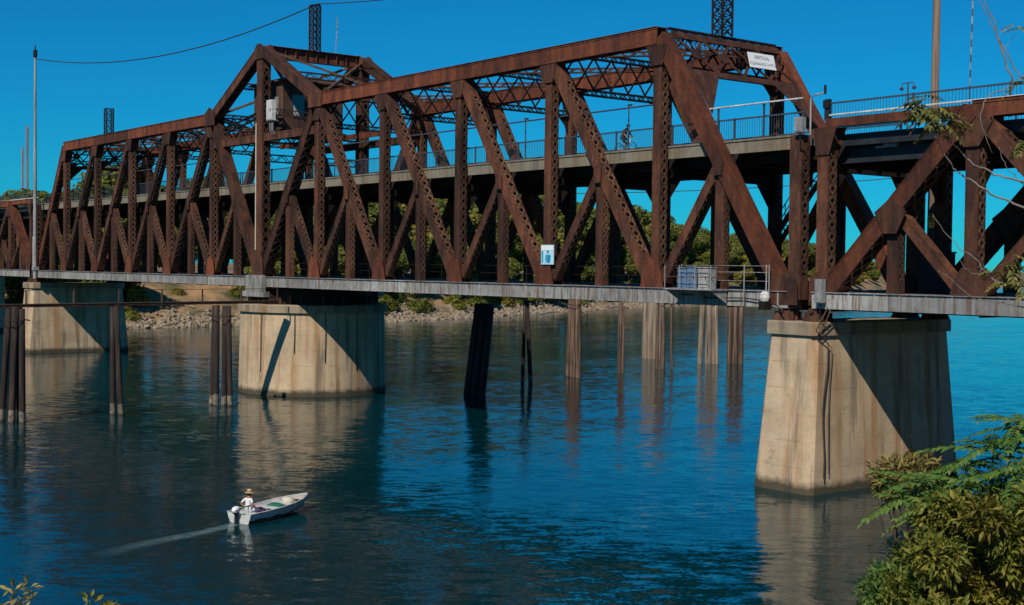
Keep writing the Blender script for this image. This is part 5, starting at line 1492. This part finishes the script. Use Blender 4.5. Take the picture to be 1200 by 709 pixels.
def crown_mesh(seed, mat, n=9000, H=1.0):
    """unit tree crown: 1 high, leaf-clump faces around uneven lobes"""
    rg_ = random.Random(seed); mb = MB(); lobes = []
    for i in range(rg_.randint(13, 18)):
        z = rg_.uniform(0.22, 0.9); sp_ = 0.42 * math.sin(min(1, (1.05 - z) * 1.35) * math.pi / 2) * (0.6 + 0.4 * min(1, z * 3)); a = rg_.uniform(0, 2 * math.pi); d_ = sp_ * math.sqrt(rg_.random()) * 0.85
        lobes.append((Vector((d_ * math.cos(a), d_ * math.sin(a), z)), rg_.uniform(0.11, 0.21)))
    for i in range(n):
        c, r_ = rg_.choice(lobes); u_ = unit(rg_); k = r_ * (0.55 + 0.5 * rg_.random() ** 0.5)
        p = c + Vector((u_.x, u_.y, u_.z * 0.75)) * k
        if p.z < 0.1: continue
        nr = (u_ + unit(rg_) * 0.8 + Vector((0, 0, 0.25))).normalized(); a_ = nr.orthogonal().normalized(); b_ = nr.cross(a_); an = rg_.uniform(0, 6.28)
        a_, b_ = a_ * math.cos(an) + b_ * math.sin(an), b_ * math.cos(an) - a_ * math.sin(an)
        s_ = rg_.uniform(0.010, 0.024); i0 = len(mb.v)
        mb.v += [tuple(p - a_ * s_ * 1.5), tuple(p - b_ * s_ * 0.8), tuple(p + a_ * s_ * 1.5 + nr * s_ * 0.4), tuple(p + b_ * s_ * 0.8)]
        mb.f.append((i0, i0 + 1, i0 + 2, i0 + 3)); mb.m.append(0)
    return mb.mesh('crown', mat), lobes


def trunk_mesh(seed, lobes):
    rg_ = random.Random(seed + 99); mb = MB()
    mb.tube([(0, 0, -0.04), (0.01, 0.0, 0.15), (0.0, 0.02, 0.4), (0.02, 0.0, 0.62)], [0.03, 0.022, 0.016, 0.006], 8)
    for c, r_ in lobes[:9]:
        z0 = max(0.12, c.z * 0.55); mb.tube([(0.005, 0.01, z0), tuple(Vector((c.x * 0.5, c.y * 0.5, (z0 + c.z) / 2 + 0.02))), tuple(c)], [0.011, 0.007, 0.002], 5)
    return mb.mesh('trunk', 'bark')


TV = []
for sd_, mt in ((1, 'leaf_far'), (2, 'leaf_far'), (3, 'leaf_far'), (4, 'leaf_far_yellow'), (5, 'leaf_far')):
    cm, lb = crown_mesh(sd_, mt); TV.append((cm, trunk_mesh(sd_, lb)))
rgt = random.Random(21)


def tree(x, y, h, var, label, group, wide=1.0, sink=0.3):
    root = thing('tree', label, 'tree', (x, y, far_ground(x, y) - sink), group)
    root.scale = (h * wide, h * wide, h); root.rotation_euler = (0, 0, rgt.uniform(0, 6.28))
    for nm, me in (('crown', TV[var][0]), ('trunk', TV[var][1])):
        o = bpy.data.objects.new(nm, me); col.objects.link(o); o.parent = root
    return root


# height profile of the tree line along the far bank, by picture column
TOP = [(-150, 222), (0, 220), (30, 232), (80, 228), (130, 212), (200, 225), (330, 232), (470, 228), (560, 240), (620, 236), (700, 250), (765, 256), (800, 268), (830, 275), (900, 282), (945, 284), (990, 300), (1030, 307), (1080, 312), (1150, 316), (1300, 318)]


def top_v(u):
    for (a, va), (b_, vb) in zip(TOP, TOP[1:]):
        if a <= u <= b_: return va + (vb - va) * (u - a) / (b_ - a)
    return 310


def proj(p):
    d_ = Vector(p) - CAM; f_ = d_.dot(_F); return 600 + FPX * d_.dot(CR) / f_, 354.5 - FPX * d_.dot(CU) / f_, f_


ORD = ('first', 'second', 'third', 'fourth', 'fifth', 'sixth')


def bay(u):
    ks = [proj((K(k), 0, 12))[0] for k in range(-6, 7)]
    if u < ks[0]: return 'beyond the left end of the swing span'
    for i in range(12):
        if ks[i] <= u < ks[i + 1]:
            k = i - 6
            return 'behind the %s bay %s of the tower' % ((ORD[k], 'right') if k >= 0 else (ORD[-k - 1], 'left'))
    return 'behind the right fixed span'


GT = 'trees along the far bank'
Y = -30.0; cnt = 0
while Y < 520:
    for row, (dd, hk) in enumerate(((9, 0.55), (18, 0.92), (27, 1.06))):
        y = Y + rgt.uniform(-3, 3); x = far_x(y) - dd - rgt.uniform(-2.5, 2.5)
        u, v, f_ = proj((x, y, 8))
        if -90 < u < 1290 and not (-3 < y < W + 3 and x > -112):
            if row == 0 and (rgt.random() < 0.35 or 150 < u < 300): continue
            zt_ = CAM.z + (proj((x, y, CAM.z))[1] - top_v(u)) * f_ / FPX
            gz = far_ground(x, y); h = max(3.5, (zt_ - gz) * hk * rgt.uniform(0.92, 1.16))
            var = rgt.choice([0, 1, 2, 4]) if rgt.random() < 0.78 else 3
            wd = rgt.uniform(1.0, 1.35) * (1.25 if h < 9 else 1.0)
            zone = bay(u); size = 'tall' if h > 14 else 'middling' if h > 9.5 else 'small'
            place = ('at the front by the rocks', 'in the middle of the belt', 'at the back of the belt')[row]
            lab = '%s %s %s tree %s' % (size, 'yellowish' if var == 3 else 'green', ('front-row far-bank', 'mid-row far-bank', 'back-row far-bank')[row], zone)
            _unused = {0: 'green leafy tree in the row on the far bank', 1: 'green leafy tree in the row on the far bank', 2: 'green leafy tree in the row on the far bank', 4: 'green leafy tree in the row on the far bank', 3: 'yellowish autumn tree in the row on the far bank'}[var]
            tree(x, y, h, var, lab, 'green trees on the far bank' if var != 3 else 'yellowish trees on the far bank', wd); cnt += 1
    Y += 5.5 if Y < 150 else (8 if Y < 260 else 12)
print('trees', cnt)
# low scrub and shrubs at the water's edge
SV = []
for sd_, mt in ((31, 'leaf_far'), (32, 'leaf_far_yellow'), (33, 'leaf_olive')):
    rg_ = random.Random(sd_); mb = MB()
    for i in range(900):
        u_ = unit(rg_); p = Vector((u_.x * 0.9, u_.y * 0.9, abs(u_.z) * 0.8)) * (0.6 + 0.45 * rg_.random()) * (1 + 0.25 * math.sin(u_.x * 5 + u_.y * 4 + sd_))
        nr = (u_ + unit(rg_) * 0.7).normalized(); a_ = nr.orthogonal().normalized(); b_ = nr.cross(a_); s_ = rg_.uniform(0.05, 0.11); i0 = len(mb.v)
        mb.v += [tuple(p - a_ * s_ * 1.4), tuple(p - b_ * s_ * 0.7), tuple(p + a_ * s_ * 1.4), tuple(p + b_ * s_ * 0.7)]; mb.f.append((i0, i0 + 1, i0 + 2, i0 + 3)); mb.m.append(0)
    SV.append(mb.mesh('shrub', mt))
mb = MB(); 
Y = -20.0
while Y < 300:
    for k in range(2):
        y = Y + rgt.uniform(-2, 2); dd = rgt.uniform(3, 13); x = far_x(y) - dd; u, v, f_ = proj((x, y, 2))
        if not (-40 < u < 1240): continue
        bare = 150 < u < 300
        if bare and (dd < 4.2 or rgt.random() < 0.75): continue
        var = 1 if (rgt.random() < 0.2) else rgt.choice((0, 2)); h = rgt.uniform(1.0, 2.4)
        o = bpy.data.objects.new('shrub', SV[var]); col.objects.link(o); o.location = (x, y, far_ground(x, y) - 0.15); o.scale = (h * 1.2, h * 1.2, h); o.rotation_euler = (0, 0, rgt.uniform(0, 6.28))
        tag(o, '%s %s %s shrub %s' % ('big' if h > 1.8 else 'small', 'yellow' if var == 1 else 'green' if var == 0 else 'olive', 'waterside far-bank' if dd < 7 else 'upslope far-bank', bay(u)), 'shrub', ('yellow' if var == 1 else 'green' if var == 0 else 'olive') + ' shrubs on the far bank')
    Y += 3.0 if Y < 160 else 7.0
o = bpy.data.objects.new('shrub', SV[1]); col.objects.link(o); g = atz(166, 375, 1.0); o.location = (g.x - 2.5, g.y, far_ground(g.x - 2.5, g.y) - 0.1); o.scale = (2.6, 2.6, 3.4)
tag(o, 'bright yellow shrub at the water edge just right of the far pier', 'shrub')

# riprap rocks on the far waterline
RV = []
mb = MB(); rg_ = random.Random(77)
for i in range(4200):
    y = rg_.uniform(-30, 330) if i > 1500 else rg_.uniform(15, 130); dd = abs(rg_.gauss(0, 2.6)) if i % 3 else rg_.uniform(0, 6)
    x = far_x(y) - dd + 0.4; s_ = rg_.uniform(0.12, 0.38) * (1.0 if rg_.random() < 0.9 else 1.5); z = far_ground(x, y) + s_ * 0.15
    ax = unit(rg_); ay = ax.orthogonal().normalized(); az = ax.cross(ay)
    p = [Vector((x, y, z)) + (ax * sx_ + ay * sy_ * 0.8 + az * sz_ * 0.65) * s_ * rg_.uniform(0.7, 1.1) for sx_, sy_, sz_ in ((-1, -1, -1), (1, -1, -1), (1, 1, -1), (-1, 1, -1), (-1, -1, 1), (1, -1, 1), (1, 1, 1), (-1, 1, 1))]
    mb.hexa(p)
o = mb.build('riprap_rocks', 'rock'); o['kind'] = 'stuff'; o['label'] = 'grey riprap rocks along the far waterline'; o['category'] = 'rocks'
# driftwood logs
for i, (u, v, du, dv) in enumerate(((598, 372, 14, 4), (632, 368, 22, -3), (682, 366, 18, 3), (712, 362, 12, -3))):
    a, b_ = atz(u, v, 0.5), atz(u + du, v + dv, 1.0); b_ = a + (b_ - a).normalized() * min(6, (b_ - a).length); mb = MB(); mb.tube([a, lerp(a, b_, .5) + Vector((0, 0, .15)), b_], [0.22, 0.2, 0.12], 8)
    tag(mb.build('driftwood_log', 'twig'), ['leftmost short', 'longest', 'thin', 'rightmost short'][i] + ' pale driftwood log on the far waterline', 'log', 'driftwood logs')

# ------------------------------------------------------------------ near bank thicket
def leaf(mb, p, dirv, nr, ln_, wd_):
    """folded pointed leaf, four faces"""
    d_ = dirv.normalized(); sd_ = d_.cross(nr)
    if sd_.length < 1e-4: sd_ = d_.orthogonal()
    sd_.normalize(); n_ = sd_.cross(d_); i0 = len(mb.v)
    mb.v += [tuple(p), tuple(p + d_ * ln_ * 0.45 + sd_ * wd_ + n_ * wd_ * 0.35), tuple(p + d_ * ln_ - n_ * ln_ * 0.12), tuple(p + d_ * ln_ * 0.45 - sd_ * wd_ + n_ * wd_ * 0.35), tuple(p + d_ * ln_ * 0.5)]
    for f_ in ((0, 1, 4), (1, 2, 4), (0, 4, 3), (4, 2, 3)): mb.f.append(tuple(i0 + k for k in f_)); mb.m.append(0)


def bush(name, label, lobes, nleaf, mat, ln_, wd_, seed, base, stems=16, group=None, droop=0.3):
    rg_ = random.Random(seed); root = thing(name, label, 'shrub', base, group)
    wts = [r_ ** 2 for c, r_ in lobes]
    mb = MB(); tips = []
    for i in range(nleaf):
        c, r_ = rg_.choices(lobes, wts)[0]; u_ = unit(rg_)
        k = r_ * (0.35 + 0.72 * rg_.random() ** 0.45) * (1 + 0.22 * math.sin(u_.x * 6 + seed) * math.cos(u_.y * 5 + u_.z * 4))
        p = Vector(c) + Vector((u_.x, u_.y, u_.z * 0.9)) * k
        dv = (u_ * 0.8 + unit(rg_) * 0.9 + Vector((0, 0, -droop))).normalized()
        s_ = rg_.uniform(0.6, 1.2); leaf(mb, p, dv, (Vector((0, 0, 1)) + unit(rg_) * 0.7), ln_ * s_, wd_ * s_)
    mb.build('foliage', mat, root, kind='stuff')
    mb = MB()
    for i in range(stems):
        c, r_ = rg_.choices(lobes, wts)[0]; e = Vector(c) + unit(rg_) * r_ * 0.85; b0 = Vector(base) + Vector((rg_.uniform(-0.3, 0.3), rg_.uniform(-0.3, 0.3), -0.1))
        mid = b0.lerp(e, 0.55) + Vector((0, 0, 0.15)); mb.tube([b0, mid, e], [0.03, 0.018, 0.006], 5)
        for q in range(4):
            e2 = mid.lerp(e, rg_.random()) ; mb.tube([e2, e2 + unit(rg_) * r_ * 0.5], [0.008, 0.003], 4)
    mb.build('stems', 'stem', root, kind='stuff'); adopt(root); return root


def gp(u, v, d_):
    p = atd(u, v, d_); return p


def gbase(p): return Vector((p.x, p.y, near_ground(p.x, p.y)))


G = 'shrubs of the near bank thicket'


def lobeset(seed, n_, box, r0, r1, top):
    """lobes scattered through the patch of bank seen in the given picture box, below the outline top(u)"""
    rg_ = random.Random(seed); out = []
    while len(out) < n_:
        u = rg_.uniform(box[0], box[1]); v = rg_.uniform(top(u) + 14, box[3]); d_ = rg_.uniform(box[4], box[5])
        out.append((gp(u, v, d_), rg_.uniform(r0, r1)))
    return out


top1 = lambda u: 680 - (u - 1035) * 1.1 if u < 1110 else 595
top2 = lambda u: 580 - (u - 1130) * 0.35
bush('shrub', 'olive shrub at the lower left of the bank thicket in the right corner', lobeset(1, 24, (1035, 1140, 0, 730, 17.5, 20.5), 0.2, 0.38, top1), 14000, 'leaf_olive', 0.135, 0.025, 5, gbase(gp(1095, 760, 19)), 40, G, -0.1)
bush('shrub', 'large dark olive and yellow shrub in the bottom right corner', lobeset(2, 30, (1090, 1225, 0, 740, 16.8, 20), 0.22, 0.42, top2), 19000, 'leaf_olive', 0.14, 0.026, 6, gbase(gp(1185, 770, 18)), 40, G, -0.1)
bush('shrub', 'yellow leaved shrub in the middle of the right corner thicket', lobeset(3, 9, (1060, 1210, 0, 700, 17.2, 18.6), 0.16, 0.28, lambda u: 585), 2200, 'leaf_gold', 0.15, 0.024, 16, gbase(gp(1150, 770, 18)), 5, G, -0.1)
bush('shrub', 'pale yellow-green shrub beside the foot of the near pier', [(gp(1052, 560, 21), 0.36), (gp(1078, 553, 21.5), 0.3), (gp(1036, 566, 21), 0.2)], 1500, 'leaf_yellow', 0.16, 0.022, 7, gbase(gp(1075, 690, 21)), 14, G, 0.0)
bush('shrub', 'sparse green shoots at the lower left foot of the thicket', [(gp(1040, 690, 18.5), 0.32), (gp(1028, 705, 18.2), 0.25)], 500, 'leaf_bright', 0.15, 0.028, 8, gbase(gp(1045, 750, 18.5)), 8, G, 0.0)
bush('shrub', 'small yellowish shoot poking up in the bottom left corner', [(gp(24, 700, 9), 0.055), (gp(36, 690, 9), 0.04), (gp(20, 720, 9), 0.1), (gp(12, 690, 9.1), 0.03)], 85, 'leaf_yellow', 0.075, 0.014, 9, gbase(gp(25, 800, 9)), 8, None, -0.3)
bush('shrub', 'tiny olive shoot at the bottom edge right of the corner shoot', [(gp(112, 712, 9), 0.06), (gp(104, 700, 9.1), 0.03), (gp(130, 716, 9), 0.06)], 55, 'leaf_olive', 0.07, 0.015, 10, gbase(gp(112, 800, 9)), 6, None, -0.3)


def frond_mesh(seed, pairs=10, ln_=0.62, lf=0.15):
    rg_ = random.Random(seed); mb = MB(); pts = []
    for i in range(pairs + 2):
        t_ = i / (pairs + 1); pts.append(Vector((ln_ * t_, 0.02 * math.sin(t_ * 3 + seed), -0.20 * ln_ * t_ * t_ * 1.6)))
    mb.tube(pts, [0.006 * (1 - 0.7 * i / (pairs + 1)) for i in range(pairs + 2)], 4)
    for i in range(1, pairs + 2):
        t_ = i / (pairs + 1); s_ = lf * (1.0 - 0.45 * abs(t_ - 0.45)) * rg_.uniform(0.85, 1.1)
        for sg in (-1, 1):
            dv = Vector((0.45 + 0.3 * t_, sg * (1.0 - 0.35 * t_), -0.35 + rg_.uniform(-0.15, 0.15)))
            leaf(mb, pts[i], dv, Vector((0, 0, 1)), s_, s_ * 0.22)
    leaf(mb, pts[-1], Vector((1, 0, -0.4)), Vector((0, 0, 1)), lf * 0.8, lf * 0.14)
    return mb


FM = [frond_mesh(i, 10, 0.8, 0.2).mesh('frond', 'leaf_bright') for i in range(4)]
root = thing('sumac_plant', 'bright green plant with feathery compound leaves on top of the thicket', 'plant', gbase(gp(1150, 720, 20.5)), None)
rgf = random.Random(4); mb = MB(); b0 = gbase(gp(1150, 720, 20.5))
heads = [(1192, 492, 19.0), (1165, 520, 19.0), (1200, 545, 18), (1130, 540, 19.3), (1098, 562, 19), (1070, 580, 19), (1105, 590, 18.5), (1145, 565, 18.5), (1215, 510, 18.8)]
pts_all = []
for u, v, d_ in heads:
    e = gp(u, v, d_); mid = b0.lerp(e, 0.6) + Vector((0, 0, 0.1)); mb.tube([b0, mid, e], [0.035, 0.022, 0.01], 6)
    for k in range(9):
        a = 2 * math.pi * (k + rgf.random() * 0.7) / 9; el = rgf.uniform(-0.25, 0.6)
        p = e - Vector((0, 0, 0.05 * (k % 3)))
        fr = bpy.data.objects.new('frond', rgf.choice(FM)); col.objects.link(fr); fr.parent = root
        sc_ = rgf.uniform(0.8, 1.15)
        fr.matrix_parent_inverse = Matrix.Translation(-root.location)
        fr.matrix_basis = Matrix.Translation(p) @ Matrix.Rotation(a, 4, 'Z') @ Matrix.Rotation(-el, 4, 'Y') @ Matrix.Scale(sc_, 4)
o = mb.build('stem', 'stem', root); o.matrix_parent_inverse = Matrix.Translation(-root.location)

# ------------------------------------------------------------------ near tree reaching in from the right
tb = gbase(atd(1520, 600, 11.5)); 
root = thing('overhanging_tree', 'thin pale branches with leaf tufts hanging in from the right edge', 'tree', tb)
tt = Vector((tb.x, tb.y, tb.z)); t1 = atd(1490, 330, 11.3); t2 = atd(1460, 60, 11.1); t3 = atd(1440, -160, 11.0)
mb = MB(); mb.tube([tt - Vector((0, 0, 0.2)), t1, t2, t3], [0.13, 0.10, 0.075, 0.03], 10); mb.build('trunk', 'bark', root, True)


def branch(path, r0, r1):
    pts = [p if isinstance(p, Vector) else atd(*p) for p in path]
    sm = []
    for i in range(len(pts) - 1):                      # light smoothing with small kinks
        for k in range(4):
            t_ = k / 4; p0 = pts[max(0, i - 1)]; p1 = pts[i]; p2 = pts[i + 1]; p3 = pts[min(len(pts) - 1, i + 2)]
            q = 0.5 * ((2 * p1) + (p2 - p0) * t_ + (2 * p0 - 5 * p1 + 4 * p2 - p3) * t_ * t_ + (3 * p1 - p0 - 3 * p2 + p3) * t_ ** 3)
            sm.append(q + unit(rgf) * 0.012)
    sm.append(pts[-1]); n_ = len(sm)
    mb = MB(); mb.tube(sm, [0.42 * (r0 + (r1 - r0) * i / (n_ - 1)) for i in range(n_)], 6); mb.build('branch', 'twig', root, True)
    return sm


D0 = 10.8
s1 = branch([t1, (1330, 262, 11), (1200, 213, D0), (1166, 204, D0), (1142, 192, D0), (1122, 175, D0), (1107, 147, 10.7), (1098, 128, 10.7)], 0.03, 0.006)
s2 = branch([t1 + Vector((0, 0, -0.1)), (1320, 300, 11), (1200, 245, D0), (1176, 234, D0), (1149, 219, D0), (1126, 204, D0), (1110, 186, D0), (1091, 150, 10.7), (1084, 130, 10.7)], 0.032, 0.006)
s3 = branch([t2, (1330, 110, 11), (1205, 98, D0), (1186, 92, D0), (1176, 62, D0), (1166, 30, D0), (1152, -6, D0), (1146, -30, D0)], 0.03, 0.008)
s4 = branch([t2 + Vector((0, 0, .2)), (1330, 60, 11), (1210, 88, D0), (1190, 80, D0), (1170, 46, D0), (1158, 20, D0), (1146, -4, D0), (1140, -30, D0)], 0.02, 0.006)
s5 = branch([(1200, 98, D0), (1176, 104, D0), (1156, 116, D0), (1150, 140, D0), (1155, 162, D0), (1163, 180, D0)], 0.014, 0.004)
s6 = branch([t1 + Vector((0, 0, -0.3)), (1330, 350, 11), (1205, 338, D0), (1160, 324, D0), (1145, 306, D0), (1128, 294, D0), (1113, 278, D0), (1093, 251, D0)], 0.022, 0.005)
s7 = branch([t1 + Vector((0, 0, -0.5)), (1330, 380, 11), (1205, 362, D0), (1160, 352, D0), (1142, 351, D0), (1121, 333, D0), (1099, 316, D0)], 0.02, 0.004)
s8 = branch([(1200, 218, D0), (1184, 200, D0), (1175, 188, D0), (1171, 172, D0)], 0.01, 0.004)
s9 = branch([(1152, 316, D0), (1142, 322, D0), (1128, 310, D0), (1122, 296, D0)], 0.008, 0.003)
s10 = branch([(1176, 62, D0), (1182, 50, D0), (1190, 40, D0)], 0.008, 0.003)
LM = [frond_mesh(20 + i, 4, 0.24, 0.115).mesh('leaf_spray', 'leaf_tree') for i in range(3)]


def sprays(p, n_, spread, size, droop=0.5):
    for k in range(n_):
        q = p + unit(rgf) * spread; a = rgf.uniform(0, 6.28)
        fr = bpy.data.objects.new('leaf_spray', rgf.choice(LM)); col.objects.link(fr); fr.parent = root; fr.matrix_parent_inverse = Matrix.Translation(-root.location)
        fr.matrix_basis = Matrix.Translation(q) @ Matrix.Rotation(a, 4, 'Z') @ Matrix.Rotation(rgf.uniform(-0.3, 0.9) * droop * 1.4, 4, 'Y') @ Matrix.Scale(size * rgf.uniform(0.75, 1.2), 4)


sprays(atd(1098, 128, 10.7), 7, 0.04, 0.85); sprays(atd(1084, 130, 10.7), 6, 0.05, 0.85); sprays(atd(1104, 140, 10.7), 5, 0.05, 0.8); sprays(atd(1080, 118, 10.7), 5, 0.05, 0.8)
sprays(atd(1190, 95, D0), 3, 0.04, 0.6); sprays(atd(1200, 160, D0), 4, 0.05, 0.7); sprays(atd(1092, 250, D0), 1, 0.02, 0.4); sprays(atd(1190, 30, D0), 3, 0.03, 0.45); sprays(atd(1200, 165, D0), 2, 0.05, 0.5)
sprays(atd(1180, 305, D0), 6, 0.08, 0.65); sprays(atd(1200, 320, D0), 8, 0.1, 0.7); sprays(atd(1165, 322, D0), 4, 0.06, 0.5); sprays(atd(1230, 150, 10.9), 6, 0.15, 0.8)
sprays(t3, 12, 0.3, 1.0); sprays(t2, 8, 0.4, 1.0)
for c in list(root.children):
    if c.name.startswith(('trunk', 'branch')): c.matrix_parent_inverse = Matrix.Translation(-root.location)

# ------------------------------------------------------------------ look-alikes in one place: told apart by their order from the left
byl = {}
for o in list(col.objects):
    if o.parent is None and o.get('label') and o.name.startswith(('tree', 'shrub')): byl.setdefault(o['label'], []).append(o)
NTH = ['leftmost', 'second-from-left', 'third-from-left', 'fourth-from-left', 'fifth-from-left', 'sixth-from-left', 'seventh-from-left', 'eighth-from-left', 'ninth-from-left']
for lb, os_ in byl.items():
    if len(os_) > 1:
        os_.sort(key=lambda q: proj(q.location)[0])
        for i, o in enumerate(os_):
            o['label'] = (NTH[i] if i < len(os_) - 1 and i < len(NTH) else 'rightmost') + ' ' + lb
